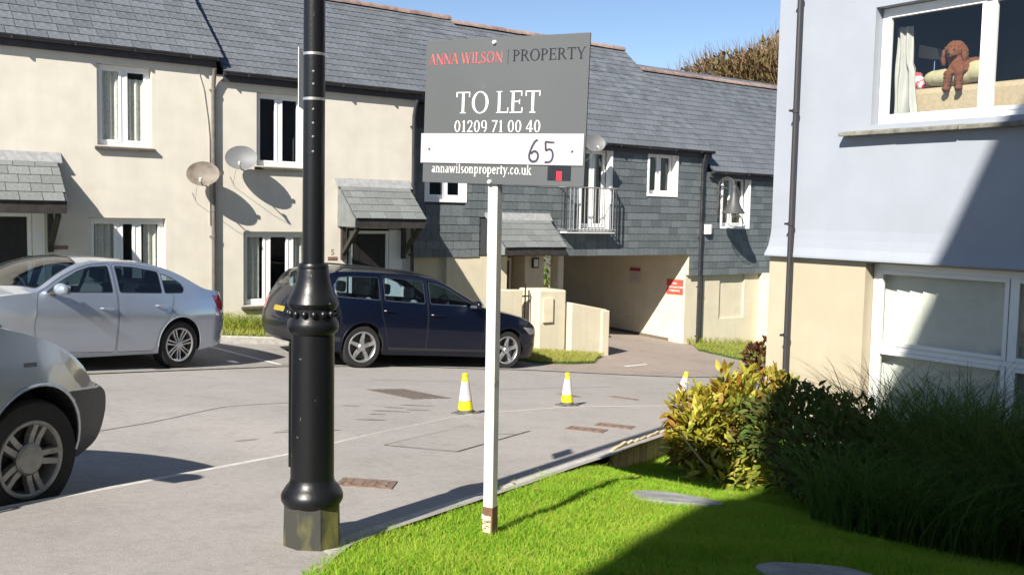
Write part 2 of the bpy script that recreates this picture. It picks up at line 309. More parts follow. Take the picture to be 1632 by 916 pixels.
def cover(name,label,c,sx,sy,rot,zf,grate=False,m=None):
    z=float(zf(*c)); ex=.05; g=np.array([float(zf(c[0]+ex,c[1])-z)/ex,float(zf(c[0],c[1]+ex)-z)/ex])
    r=thing(name,label,'drain cover',(c[0],c[1],z+.001)); nrm=Vector((-g[0],-g[1],1)).normalized(); r.rotation_mode='QUATERNION'
    r.rotation_quaternion=nrm.to_track_quat('Z','Y')@Matrix.Rotation(rot,3,'Z').to_quaternion()
    m=m or M_IRON
    f=MB()
    for a in ((-sx/2,sx/2,-sy/2,-sy/2+.03),(-sx/2,sx/2,sy/2-.03,sy/2),(-sx/2,-sx/2+.03,-sy/2+.03,sy/2-.03),(sx/2-.03,sx/2,-sy/2+.03,sy/2-.03)): f.box(a[0],a[1],a[2],a[3],-.01,.006)
    f.build('frame',m,r,local=True)
    p=MB(); p.box(-sx/2+.032,sx/2-.032,-sy/2+.032,sy/2-.032,-.02,-.006 if grate else .004); p.build('plate' if not grate else 'pit',m if not grate else mat('drain_pit',(.02,.018,.016),.9),r,local=True)
    if grate:
        n=int(sx/.045)
        for i in range(n):
            x=-sx/2+.045+(sx-.09)*i/(n-1); b=MB(); b.box(x-.011,x+.011,-sy/2+.033,sy/2-.033,-.004,.005); b.build('bar',m,r,local=True)
        for y in (-sy/6,sy/6): b=MB(); b.box(-sx/2+.033,sx/2-.033,y-.008,y+.008,-.006,.004); b.build('cross_bar',m,r,local=True)
    else:
        for i in range(4):
            for j in range(4):
                x=-sx/2+.06+(sx-.12)*i/3; y=-sy/2+.06+(sy-.12)*j/3; b=MB(); b.box(x-.018,x+.018,y-.018,y+.018,.004,.007); b.build('stud',m,r,local=True)
    return r
cover('manhole_cover','small rusty square cover in the footpath right of the lamp post base',(-3.09,-11.44),.34,.25,math.radians(25),zwalk)
cover('gully_grate','large slotted iron drain grate in the road near the navy estate car',(-.06,-6.72),.95,.56,math.radians(-22),zroad,True,M_GRATE)
cover('manhole_cover','left one of the two small rusty covers side by side in the path',(.11,-9.78),.36,.27,math.radians(8),zwalk)
cover('manhole_cover','right one of the two small rusty covers side by side in the path',(.60,-9.64),.36,.27,math.radians(8),zwalk)
cover('gully_strip','thin iron strip cover in the road behind the middle cone, nearer it',(2.2,-7.0),.36,.13,math.radians(-30),zroad,False,M_IRON)
cover('gully_strip','thin iron strip cover in the road between middle cone and right cone',(2.85,-7.35),.40,.12,math.radians(-12),zroad,False,M_IRON)
# darker repaired trench in the footpath
M_PATCH=asphalt('patched_asphalt',(.315,.293,.275),(.36,.335,.315),.4)
pm=MB(); a,b,c_,d_=(-2.25,-10.15),(-.95,-9.35),(-.55,-9.75),(-1.85,-10.55)
pm.grid(lambda u,v:(*(lerp(lerp(np.array(a),np.array(b),u),lerp(np.array(d_),np.array(c_),u),v)),float(zwalk(*lerp(lerp(np.array(a),np.array(b),u),lerp(np.array(d_),np.array(c_),u),v)))+.004),lin(0,1,12),lin(0,1,6)); tag(pm.build('footpath_patch',M_PATCH,None),kind='structure')
# oil stains on the road: thin irregular films
M_OIL=mat('oil_stain',(.25,.23,.215),.7,var=.2,vscale=12)
om=MB()
for c,rx,ry in [((-1.1,-8.15),.22,.06),((-.9,-7.9),.12,.035),((-1.35,-8.35),.1,.03),((-2.45,-9.15),.28,.07),((-1.6,-8.7),.16,.04),((-.55,-7.75),.2,.05),((-1.9,-8.2),.1,.03),((-.75,-8.1),.13,.045),((-1.3,-7.7),.1,.025),((-3.0,-9.2),.12,.03)]:
    n=14; ang=math.radians(-20); pts=[]
    for i in range(n):
        a=2*math.pi*i/n; rr=random.uniform(.7,1.15); x=rx*rr*math.cos(a); y=ry*rr*math.sin(a); px=c[0]+x*math.cos(ang)-y*math.sin(ang); py=c[1]+x*math.sin(ang)+y*math.cos(ang); pts.append((px,py,float(zroad(px,py))+.004))
    om.add(pts,[tuple(range(n))])
tag(om.build('road_stains',M_OIL,None),kind='structure')
# timber edging retaining the path above the lawn
te=thing('timber_edging','row of upright weathered timber boards holding the path edge above the lawn','edging',(.5,-10.2,float(zlawn(.5,-10.2))))
M_BOARD=mat('weathered_board',(.52,.42,.26),.85,var=.2,vscale=6,stretch=(6,6,1),bump=.3,bscale=30,orand=.18)
s=-.55
while s<2.2:
    w=.2*random.uniform(.9,1.1); s2=s+w*.88; p0=np.array([s,et(s)-.02]);p1=np.array([s2,et(s2)-.02]); dd=(p1-p0)/np.linalg.norm(p1-p0); nn=np.array([dd[1],-dd[0]])*.03; p1=p1-dd*.008
    zt=float(zwalk(s,et(s)))+.012+random.uniform(-.008,.006); zb=float(zlawn(s,et(s)))-.12
    b=MB(); b.hexa([(*(p0+nn),zb),(*(p1+nn),zb),(*p1,zb),(*p0,zb),(*(p0+nn),zt),(*(p1+nn),zt),(*p1,zt),(*p0,zt)]); b.build('plank',M_BOARD,te,bevel=.004); s=s2
# pale edging strip between path and grass
eb=MB(); eb.grid(lambda s,v:(s,float(et(s))-.10+.09*v,float(zwalk(s,et(s)))+.003),lin(-4.0,3.1,60),[0,1]); tag(eb.build('path_edging',M_CONC,None),kind='structure')
# flat slabs in the lawn
def slab(label,c,rx,ry,dz):
    m=MB(); n=26; pts=[]; rot=math.radians(-36)
    for i in range(n):
        a=2*math.pi*i/n; k=(abs(math.cos(a))**2.6+abs(math.sin(a))**2.6)**(-1/2.6)*random.uniform(.96,1.03); x=rx*k*math.cos(a);y=ry*k*math.sin(a); pts.append((c[0]+x*math.cos(rot)-y*math.sin(rot),c[1]+x*math.sin(rot)+y*math.cos(rot)))
    z=float(zlawn(*c)); o=MB(); o.add([(p[0],p[1],float(zlawn(*p))-.04) for p in pts]+[(p[0],p[1],float(zlawn(*p))+dz) for p in pts],[tuple(range(n,2*n))]+[(i,(i+1)%n,n+(i+1)%n,n+i) for i in range(n)])
    return tag(o.build('stepping_stone',M_STONE,None,bevel=.008),label,'stone')
SLABS=[((-1.38,-12.40),.29,.19),((-2.2,-14.06),.27,.17)]
slab('rounded flat grey slab in the sunlit lawn beside the yellow-leaved bush',*SLABS[0][0:1],SLABS[0][1],SLABS[0][2],.03)
slab('flat slab in the shaded lawn at the bottom edge',*SLABS[1][0:1],SLABS[1][1],SLABS[1][2],.03)
# ================================================================= BUILDING HELPERS
ID=lambda p:p
def wallface(mb,x0,x1,z0,z1,y,holes=(),reveal=.12,top=None):
    xs=sorted({x0,x1,*[h for q in holes for h in q[:2]]}); zs=sorted({z0,z1,*[h for q in holes for h in q[2:4]]})
    xs=[x for x in xs if x0<=x<=x1]; zs=[z for z in zs if z0<=z<=z1]
    for i in range(len(xs)-1):
        for j in range(len(zs)-1):
            cx=(xs[i]+xs[i+1])/2; cz=(zs[j]+zs[j+1])/2
            if any(h[0]<cx<h[1] and h[2]<cz<h[3] for h in holes): continue
            mb.quad((xs[i],y,zs[j]),(xs[i+1],y,zs[j]),(xs[i+1],y,zs[j+1]),(xs[i],y,zs[j+1]))
    for h in holes:
        a,b,c,d=h[:4]; e=y+(h[4] if len(h)>4 else reveal)
        mb.quad((a,y,c),(a,y,d),(a,e,d),(a,e,c)); mb.quad((b,y,c),(b,e,c),(b,e,d),(b,y,d)); mb.quad((a,y,d),(b,y,d),(b,e,d),(a,e,d)); mb.quad((a,y,c),(a,e,c),(b,e,c),(b,y,c))
def frame_bars(mb,x0,x1,z0,z1,w,y0,y1):
    mb.box(x0,x0+w,y0,y1,z0,z1); mb.box(x1-w,x1,y0,y1,z0,z1); mb.box(x0+w,x1-w,y0,y1,z0,z0+w); mb.box(x0+w,x1-w,y0,y1,z1-w,z1)
def wavy(mb,x0,x1,z0,z1,y,amp=.03,wl=.11,n=None,ph=0):
    n=n or max(6,int((x1-x0)/wl*6)); mb.grid(lambda x,z:(x,y+amp*math.sin(2*math.pi*(x-x0)/wl+ph),z),np.linspace(x0,x1,n),[z0,z1])
def window(parent,x0,x1,z0,z1,y,cols,recess=.1,xf=ID,sill=.07,curt=None,deep=.9,dark=None,fw=.055,label=None,sillm=None,outer=None,top_lights=None,open_room=False):
    """white casement window: outer frame mesh > casements, panes, sill, curtains, room behind"""
    yr=y+recess; w=MB(); frame_bars(w,x0+.004,x1-.004,z0+.004,z1-.004,fw,yr,yr+.07)
    tot=sum(cols); xi=x0+fw; W=(x1-x0-2*fw-(len(cols)-1)*.05)/tot; cells=[]
    for k,c in enumerate(cols):
        a=xi; b=a+c*W; cells.append((a,b)); xi=b+.05
        if k<len(cols)-1: w.box(b,b+.05,yr+.002,yr+.068,z0+fw,z1-fw)
    o=w.build('window',M_PVC,parent,xf=xf,bevel=.004)
    if label:o['label']=label
    zc=[(z0+fw,z1-fw)]
    if top_lights: w2=MB(); w2.box(x0+fw,x1-fw,yr+.003,yr+.066,top_lights-.025,top_lights+.025); w2.build('transom',M_PVC,o,xf=xf); zc=[(z0+fw,top_lights-.025),(top_lights+.025,z1-fw)]
    for a,b in cells:
        for c,d in zc:
            k=MB(); frame_bars(k,a+.003,b-.003,c+.003,d-.003,.042,yr-.008,yr+.045); k.build('casement',M_PVC,o,xf=xf,bevel=.003)
            p=MB(); p.quad((a+.04,yr+.018,c+.04),(b-.04,yr+.018,c+.04),(b-.04,yr+.018,d-.04),(a+.04,yr+.018,d-.04)); p.build('pane',M_GLASS,o,xf=xf)
    if not open_room:
        r=MB(); e=yr+.075; g=e+deep; A,B,C,D=x0+.01,x1-.01,z0+.01,z1-.01
        r.quad((A,g,C),(B,g,C),(B,g,D),(A,g,D)); r.quad((A,e,C),(A,g,C),(A,g,D),(A,e,D)); r.quad((B,e,C),(B,e,D),(B,g,D),(B,g,C)); r.quad((A,e,D),(A,g,D),(B,g,D),(B,e,D)); r.quad((A,e,C),(B,e,C),(B,g,C),(A,g,C))
        r.build('room',dark or M_DARK,o,xf=xf)
    for c in curt or ():
        k=MB(); wavy(k,x0+c[0]*(x1-x0),x0+c[1]*(x1-x0),z0+.03,z1-.05 if len(c)<4 else z0+c[3]*(z1-z0),yr+.14+(c[2] if len(c)>2 else 0)); q=k.build('curtain',M_CURT,o,xf=xf,smooth=True,angle=None)
    if sill:
        s=MB(); s.hexa([(x0-.05,y-sill,z0-.075),(x1+.05,y-sill,z0-.075),(x1+.03,y+recess,z0-.065),(x0-.03,y+recess,z0-.065),(x0-.05,y-sill,z0-.03),(x1+.05,y-sill,z0-.03),(x1+.03,y+recess,z0-.004),(x0-.03,y+recess,z0-.004)])
        s.build('sill',sillm or M_SILL,o,xf=xf,bevel=.006)
    return o
SLATE_ME=[]
def slate_meshes():
    for k in range(4):
        a=random.uniform(0,.05); b=random.uniform(0,.04); c=random.uniform(0,.006); L_=1.35
        v=[(.01,c*2,.014),(.99,b*.3,.014),(1,L_,0),(0,L_,0),(.01,c*2,.020),(.99,b*.3,.0205),(1,L_,.006),(0,L_,.006)]
        me=bpy.data.meshes.new('slate'); me.from_pydata(v,[],[(0,3,2,1),(4,5,6,7),(0,1,5,4),(1,2,6,5),(2,3,7,6),(3,0,4,7)]); me.update(); SLATE_ME.append(me)
slate_meshes()
def slate_field(parent,P0,U,V,W,H,sw,eh,m,holes=(),maxn=300,name='slate',margin=260):
    """individual slates laid in courses on the plane P0+u*U+v*V"""
    U=np.array(U,float);V=np.array(V,float);N=np.cross(U,V);P0=np.array(P0,float); items=[]; nrow=int(math.ceil(H/eh))
    for r in range(nrow):
        v=r*eh; vm=v+eh*.5; iv=[(0,W)]
        for h in holes:
            if h[2]<vm<h[3]:
                ni=[]
                for a,b in iv:
                    if h[1]<=a or h[0]>=b: ni.append((a,b)); continue
                    if h[0]>a: ni.append((a,h[0]))
                    if h[1]<b: ni.append((h[1],b))
                iv=ni
        for a,b in iv:
            u=-(sw*(.5 if r%2 else 0))-random.uniform(0,.1)*sw
            while u<b:
                w=sw*random.uniform(.9,1.1); x0=max(u,a); x1=min(u+w,b)
                if x1-x0>.05:
                    hh=min(eh,(H-v)); items.append((x0,x1,v+random.uniform(-.004,.004)))
                u+=w
    big=[];small=[]
    for it in items:
        c=P0+U*(it[0]+it[1])/2+V*(it[2]+eh/2); px,py,w=proj(c)
        ok=w>0 and -margin<px<1632+margin and -margin<py<916+margin
        infr=w>0 and -20<px<1652 and -20<py<936
        if ok: (big if infr else small).append((w,it))
    big.sort(key=lambda q:q[0]); small+=big[maxn:]; big=big[:maxn]
    PL=WLOC[parent.name]
    def mtx(it):
        sx=it[1]-it[0]-.006; p=P0+U*it[0]+V*it[2]-PL
        return Matrix(((U[0]*sx,V[0]*eh,N[0],p[0]),(U[1]*sx,V[1]*eh,N[1],p[1]),(U[2]*sx,V[2]*eh,N[2],p[2]),(0,0,0,1)))
    for me in SLATE_ME:
        pass
    for _,it in big:
        me=random.choice(SLATE_ME); key=me.name+m.name
        if key not in SLM: c=me.copy(); c.materials.append(m); SLM[key]=c
        o=bpy.data.objects.new(name,SLM[key]); COL.objects.link(o); o.parent=parent; o.matrix_local=mtx(it)
    if small:
        VV=[];FF=[]
        for _,it in small:
            me=random.choice(SLATE_ME); Mx=mtx(it); b=len(VV)
            VV+=[tuple(Mx@q.co) for q in me.vertices]; FF+=[tuple(i+b for i in p.vertices) for p in me.polygons]
        me=bpy.data.meshes.new(name+'s'); me.from_pydata(VV,[],FF); me.update(); o=link(name+'_courses',me,m,parent); tag(o,kind='stuff')
SLM={}
def roof(parent,s0,s1,te,ze,pitch,tr,tb,ew=.30,eh=.23,gut=(None,None),twall=0,ridge=True,margin=260,sl=True):
    p=math.radians(pitch); zr=ze+(tr-te)*math.tan(p); zb=zr-(tb-tr)*math.tan(p)
    d=MB(); th=.06
    d.add([(s0,te,ze-th),(s1,te,ze-th),(s1,tr,zr-th),(s0,tr,zr-th),(s0,tb,zb-th),(s1,tb,zb-th),(s0,te,ze-.02),(s1,te,ze-.02),(s1,tr,zr-.02),(s0,tr,zr-.02),(s0,tb,zb-.02),(s1,tb,zb-.02)],
      [(6,7,8,9),(9,8,11,10),(0,3,2,1),(3,4,5,2),(0,1,7,6),(4,10,11,5),(0,6,9,3),(3,9,10,4),(1,2,8,7),(2,5,11,8)])
    o=d.build('roof',M_SDECK,parent)
    b=MB(); b.quad((s0,tr,zr),(s1,tr,zr),(s1,tb,zb),(s0,tb,zb)); b.build('rear_slope',M_SLATE,o)
    if sl: slate_field(o,(s0,te-.03,ze-.02-.03*math.tan(p)),(1,0,0),(0,math.cos(p),math.sin(p)),s1-s0,(tr-te)/math.cos(p),ew,eh,M_SLATE,margin=margin)
    if ridge:
        x=s0
        while x<s1-.02:
            w=min(.45,s1-x); px,py,_=proj((x+w/2,tr,zr))
            if -400<px<2000:
                t=MB(); n=8; prof=[(.135*math.cos(math.pi*k/n),.115*math.sin(math.pi*k/n)) for k in range(n+1)]; j=random.uniform(-.006,.006)
                t.add([(x+.004,tr-a,zr-.06+b+j) for a,b in prof]+[(x+w-.004,tr-a,zr-.06+b+j) for a,b in prof],[(k,k+1,n+2+k,n+1+k) for k in range(n)]+[tuple(range(n,-1,-1)),tuple(range(n+1,2*n+2))]); t.build('ridge_tile',M_RIDGE,o)
            x+=w
    g0,g1=gut if gut[0] is not None else (s0,s1)
    f=MB(); f.box(g0,g1,te+.03,te+.055,ze-.20,ze-.05); f.build('fascia',M_FASCIA,parent)
    if twall>te+.06: q=MB(); q.box(g0,g1,te+.056,twall+.02,ze-.195,ze-.175); q.build('soffit',M_FASCIA,parent)
    g=MB(); n=8; prof=[(-.055*math.cos(math.pi*k/n),-.06*math.sin(math.pi*k/n)) for k in range(n+1)]
    for k in range(n):
        a,b=prof[k],prof[k+1]; ty,tz=te-.03,ze-.035
        g.quad((g0,ty+a[0],tz+a[1]),(g1,ty+a[0],tz+a[1]),(g1,ty+b[0],tz+b[1]),(g0,ty+b[0],tz+b[1])); g.quad((g0,ty+a[0]*.9,tz+a[1]*.9),(g0,ty+b[0]*.9,tz+b[1]*.9),(g1,ty+b[0]*.9,tz+b[1]*.9),(g1,ty+a[0]*.9,tz+a[1]*.9))
    g.box(g1-.01,g1,te-.085,te+.025,ze-.1,ze-.035); g.box(g0,g0+.01,te-.085,te+.025,ze-.1,ze-.035)
    x=g0+.4
    while x<g1-.2: g.box(x,x+.03,te-.09,te+.03,ze-.103,ze-.03); x+=.9
    g.build('gutter',M_BLACK,parent)
    return o
def downpipe(parent,s,t,z0,z1,r=.036,m=None,hop=None,clips=True):
    mb=MB()
    pts=[(s,t,z0),(s,t,z1)] if hop is None else [(s,t,z0),(s,t,z1-.3),(hop[0]*.5+s*.5,(t+hop[1])/2,z1-.12),(hop[0],hop[1],z1)]
    mb.tube(pts,r,12); o=mb.build('downpipe',m or M_BLACK,parent,smooth=True)
    if clips:
        z=z0+.35
        while z<z1-.3:
            c=MB(); c.lathe([(r+.001,-.02),(r+.008,-.02),(r+.008,.02),(r+.001,.02)],12,(s,t,z)); c.box(s-.06,s+.06,t+.03,t+.045,z-.012,z+.012); c.build('pipe_clip',m or M_BLACK,o); z+=1.25
    return o
def canopy(parent,s0,s1,tw,zt,tf,zf,fh=.16,flash=True,cheek_l=True):
    """lean-to slated porch canopy"""
    L_=math.hypot(tw-tf,zt-zf); V=(0,(tw-tf)/L_,(zt-zf)/L_)
    d=MB(); d.add([(s0,tf,zf-.03),(s1,tf,zf-.03),(s1,tw,zt-.03),(s0,tw,zt-.03),(s0,tf,zf-.012),(s1,tf,zf-.012),(s1,tw,zt-.012),(s0,tw,zt-.012)],[(0,3,2,1),(4,5,6,7),(0,1,5,4),(1,2,6,5),(2,3,7,6),(3,0,4,7)])
    o=d.build('canopy',M_SDECK,parent)
    slate_field(o,(s0,tf-.02,zf-.02),(1,0,0),V,s1-s0,L_-.03,.31,L_/5.2,M_SLATEC)
    f=MB(); f.box(s0+.01,s1-.01,tf+.01,tf+.035,zf-fh-.03,zf-.032); f.build('fascia',M_TIMBER,o)
    u=MB(); u.quad((s0+.02,tf+.04,zf-fh),(s0+.02,tw,zf-fh),(s1-.02,tw,zf-fh),(s1-.02,tf+.04,zf-fh)); u.build('ceiling_board',M_PVC,o)
    for s,l in ((s0+.006,cheek_l),(s1-.03,False)):
        c=MB(); a=[(tf+.036,zf-fh-.02),(tw-.002,zf-fh-.02),(tw-.002,zt-.04),(tf+.036,zf-.035)]; c.prism(a,s,s+.024,'yz'); c.build('cheek',M_SLATEC if l else M_TIMBER,o,fix=True)
    if flash:
        g=MB(); g.hexa([(s0-.06,tw-.12,zt-.10),(s1+.06,tw-.12,zt-.10),(s1+.06,tw,zt-.01),(s0-.06,tw,zt-.01),(s0-.06,tw-.12,zt-.085),(s1+.06,tw-.12,zt-.085),(s1+.06,tw-.004,zt+.07),(s0-.06,tw-.004,zt+.07)]); g.build('flashing',M_LEAD,o)
    return o
def bracket(o,s,tw,tf,z,drop=.62,w=.075):
    b=MB(); b.box(s-w/2,s+w/2,tw-w,tw,z-drop,z); b.build('bracket_post',M_TIMBER,o)
    b=MB(); a=Vector((s,tw-.06,z-drop+.12)); c=Vector((s,tf+.12,z-.02)); dd=(c-a).normalized(); q=Vector((0,-dd.z,dd.y))*w*.5
    pts=[]
    for p in (a,c):
        for sg in (-1,1):
            for e in (-1,1): pts.append(p+q*sg+Vector((e*w/2,0,0)))
    b.add(pts,[(0,1,3,2),(4,6,7,5),(0,4,5,1),(2,3,7,6),(0,2,6,4),(1,5,7,3)]); b.build('brace',M_TIMBER,o)
def text_mesh(txt,size,ext=.001):
    cu=bpy.data.curves.new('t','FONT'); cu.body=txt; cu.size=size; cu.extrude=ext; cu.align_x='CENTER'; cu.align_y='CENTER'
    o=bpy.data.objects.new('t',cu); COL.objects.link(o); dg=bpy.context.evaluated_depsgraph_get(); me=bpy.data.meshes.new_from_object(o.evaluated_get(dg)); bpy.data.objects.remove(o); bpy.data.curves.remove(cu); return me
def wall_text(txt,size,m,parent,loc,name='lettering',rz=0):
    me=text_mesh(txt,size); o=link(name,me,m,parent,loc,(math.pi/2,0,rz)); return o
# ================================================================= COTTAGE A (left)
base=lambda s,t:float(zg(s,t))
A=thing('terraced_cottage','cream rendered cottage at far left behind the silver saloon, with slated door canopy','house',(-4,0,base(-4,0)))
ha=[(-1.94,-1.085,2.47,3.77),(-2.09,-.87,-.02,1.30),(-4.15,-2.73,-1,1.42,.05)]
w=MB(); wallface(w,-9,0,-1.2,3.99,0,ha); w.quad((0,0,-1.2),(0,6,-1.2),(0,6,3.93),(0,0,3.93)); w.quad((-9,0,-1.2),(-9,0,3.93),(-9,6,3.93),(-9,6,-1.2)); w.quad((-9,6,-1.2),(-9,6,3.93),(0,6,3.93),(0,6,-1.2))
w.add([(-.02,.1,3.9),(-.02,2.9,6.55),(-.02,5.7,3.9)],[(0,1,2)]); w.build('wall',M_CREAM,A,fix=True)
roof(A,-9,.1,-.10,4.08,38.5,2.9,6.1,gut=(-9,-.02))
window(A,*ha[0],0,[1,1],deep=.3,curt=[(.04,.5,-.075),(.53,.97,-.075,.85)],dark=mat('pale_reflection_room',(.2,.21,.2),.9))  # pale room colour and left curtain stand in for sky reflected in the panes
window(A,*ha[1],0,[1,.6,.9],curt=[(.05,.36,-.05),(.62,.72,-.06),(.74,.97,-.05)],dark=mat('pale_reflection_room',(.2,.2,.19),.9))  # room grey again stands in for the pale reflection on the glass
ca=canopy(A,-4.4,-2.55,0,2.24,-.75,1.56,.17)
for s in (-4.25,-2.66): bracket(ca,s,0,-.75,1.37)
def door(parent,s0,s1,z0,z1,t,num=None,side=None,mt=None):
    f=MB(); frame_bars(f,s0,s1,z0-.05,z1,.06,t-.01,t+.06); o=f.build('door',M_PVC,parent,bevel=.004)
    p=MB(); p.box(s0+.065,s1-.065,t+.01,t+.05,z0,z1-.065); d=p.build('door_leaf',mt or M_DOOR,o,bevel=.003)
    b=MB(); b.box(s0+.42,s0+.455,t-.02,t-.008,z0+.72,z0+1.25); b.box(s0+.42,s0+.455,t-.01,t+.012,z0+.74,z0+.77); b.box(s0+.42,s0+.455,t-.01,t+.012,z0+1.2,z0+1.23); b.build('handle',M_CHROME,o)
    for zz in (z0+.35,z0+1.5): q=MB(); frame_bars(q,s0+.2,s1-.2,zz-.25,zz+.25,.02,t+.004,t+.014); q.build('panel_moulding',mt or M_DOOR,o)
    if num: wall_text(num,.13,M_PVC,o,(s0+.33-WLOC[o.name][0],t-WLOC[o.name][1]+.004,z0+1.62-WLOC[o.name][2]),'door_number')
    return o
door(A,-3.85,-2.92,-.55,1.36,.03,'4')
sd=MB(); sd.box(-4.15,-3.86,.02,.06,-.6,1.42); sd.box(-2.91,-2.735,.02,.06,-.6,1.42); sd.build('door_side_panel',M_PVC,A)
nm=MB(); nm.box(-2.61,-2.4,-.012,0,.79,.85); nm.build('name_plate',mat('brown_plaque',(.22,.12,.09),.5,var=.1),A,bevel=.003)
downpipe(A,-.07,-.06,-.6,3.85,.036,M_PIPE,hop=(-.07,-.13))
cb=MB(); cb.tube([(-.32,-.012,3.83),(-.22,-.012,3.5),(-.15,-.012,3.0),(-.125,-.012,2.7),(-.12,-.012,1.2)],.006,5); cb.build('cable',mat('grey_cable',(.35,.33,.3),.6),A)
# ================================================================= COTTAGE B
B=thing('terraced_cottage','cream rendered cottage behind the lamp post and navy estate car, door number 5','house',(2,0,base(2,0)))
hb=[(.72,1.62,2.26,3.55),(.48,1.86,-.22,1.09),(2.5,3.72,-1,1.16,.05)]
w=MB(); wallface(w,.001,3.95,-1.3,3.78,0,hb); w.quad((3.95,0,-1.3),(3.95,6,-1.3),(3.95,6,3.72),(3.95,0,3.72)); w.quad((0.001,6,-1.3),(0.001,6,3.72),(3.95,6,3.72),(3.95,6,-1.3)); w.build('wall',M_CREAM,B,fix=True)
roof(B,.101,6.5,-.10,3.865,36,2.85,6.05,gut=(.101,4.02))
so_=MB(); so_.box(4.02,6.5,-.06,.42,3.69,3.73); so_.box(4.02,6.5,-.08,-.06,3.67,3.8); so_.build('deep_soffit',M_FASCIA,B)
window(B,*hb[0],0,[1,1]); window(B,*hb[1],0,[1,1,1],curt=[(.03,.28,-.03),(.70,.97,-.05)])
cb_=canopy(B,2.29,3.78,0,2.03,-.75,1.37,.15)
for s in (2.40,3.70): bracket(cb_,s,0,-.75,1.2)
door(B,2.56,3.40,-.85,1.12,.03)
sd=MB(); sd.box(3.41,3.715,.02,.06,-.9,1.14); sd.build('door_side_panel',M_PVC,B)
wall_text('5',.15,mat('brown_plaque',(.22,.12,.09),.5),B,tuple(np.array((2.2,-.003,.71))-WLOC[B.name]),'door_number')
nm=MB(); nm.box(2.1,2.29,-.012,0,.57,.63); nm.build('name_plate',MATS['brown_plaque'],B,bevel=.003)
downpipe(B,3.89,-.06,-.95,3.66,.036,None,hop=(3.92,-.13))
# ================================================================= BUILDING C (slate hung, over the passage)
C=thing('slate_hung_house','slate hung house over the driveway passage, with railed balcony door and small porch','house',(8,.4,base(8,.4)))
T=.4; ZC=.60
hc=[(4.47,5.40,1.76,2.8),(8.58,9.47,1.19,3.02,.22),(10.70,11.64,2.04,3.04,.2)]
w=MB(); wallface(w,6.501,12.75,ZC,3.16,T+.02,[(*h[:4],.2) for h in hc[1:]]); wallface(w,3.951,6.5,ZC,3.66,T+.02,[(*hc[0],.2)]); w.quad((12.75,T+.02,ZC),(12.75,7,ZC),(12.75,7,3.1),(12.75,T+.02,3.1)); w.quad((3.95,7,ZC),(3.95,7,3.66),(12.75,7,3.66),(12.75,7,ZC)); w.build('upper_wall',M_SDECK,C,fix=True)
u=C.children[-1] if False else None
sw=MB(); sw.box(3.97,12.74,T+.012,T+.02,ZC-.02,3.1)
wall_c=bpy.data.objects[[o.name for o in COL.objects if o.name.startswith('upper_wall')][-1]]
slate_field(wall_c,(3.97,T+.015,ZC-.03),(1,0,0),(0,0,1),8.77,2.55,.33,.17,M_SLATEW,holes=[(h[0]-3.99,h[1]-3.95,h[2]-ZC-.06,h[3]-ZC+.05) for h in hc]+[(5.8-3.97,7.75-3.97,-.1,.86)])
# ground floor: render, alcove with door, piers
low=MB()
low.quad((3.951,.55,-1.6),(5.0,.55,-1.6),(5.0,.55,ZC-.02),(3.951,.55,ZC-.02))
low.box(5.0,6.55,.42,.62,-1.8,ZC-.02)            # projecting sunny pier
low.box(7.27,7.80,.72,.95,-1.8,ZC-.02)           # wall with the lamp box
low.box(8.14,8.30,.62,.9,-1.8,ZC-.02)            # slim pier by the passage
low.quad((6.55,.62,-1.8),(6.55,2.4,-1.8),(6.55,2.4,ZC),(6.55,.62,ZC)); low.quad((6.56,1.25,-1.8),(7.27,1.25,-1.8),(7.27,1.25,ZC),(6.56,1.25,ZC)); low.box(7.27,7.45,.95,5.5,-1.8,ZC-.03)
low.build('ground_floor_wall',M_CREAM2,C,fix=True)
sf=MB(); sf.quad((3.96,T+.03,ZC-.018),(12.74,T+.03,ZC-.018),(12.74,7,ZC-.018),(3.96,7,ZC-.018)); sf.build('passage_ceiling',mat('passage_soffit',(.45,.38,.28),.9,var=.1),C)
door(C,6.62,7.22,-1.35,.5,1.18)
lb=MB(); lb.box(7.44,7.62,.66,.72,.29,.52); lo=lb.build('bulkhead_light',M_BLACK,C,bevel=.01); lb=MB(); lb.box(7.47,7.59,.652,.662,.32,.49); lb.build('diffuser',mat('opal_diffuser',(.6,.58,.52),.4),lo,bevel=.005)
roof(C,6.5,12.85,.29,3.20,40,3.80,8.0,gut=(6.5,12.8),twall=.42)
window(C,*hc[0],T,[1,1],recess=.05,sill=0); 
def white_reveal(parent,h,t,d=.05,dep=.2):
    m=MB(); a,b,c,e=h[:4]
    m.box(a-d,a,t-.015,t+dep,c-d,e); m.box(b,b+d,t-.015,t+dep,c-d,e); m.box(a,b,t-.015,t+dep,c-d,c-.002); m.box(a,a+.014,t-.012,t+dep-.05,c,e); m.box(b-.014,b,t-.012,t+dep-.05,c,e); m.box(a+.014,b-.014,t-.012,t+dep-.05,c,c+.012); m.box(a+.014,b-.014,t-.012,t+dep-.05,e-.012,e); m.build('window_surround',M_PVC,parent)
for h,dp in zip(hc,(.09,.2,.2)): white_reveal(C,h,T,dep=dp)
window(C,*hc[2][:4],T,[1,1],recess=.16,sill=0)
window(C,hc[1][0],hc[1][1],hc[1][2]+.02,hc[1][3],T,[1.1,1],recess=.18,sill=0,curt=[(.55,.8,.0)])
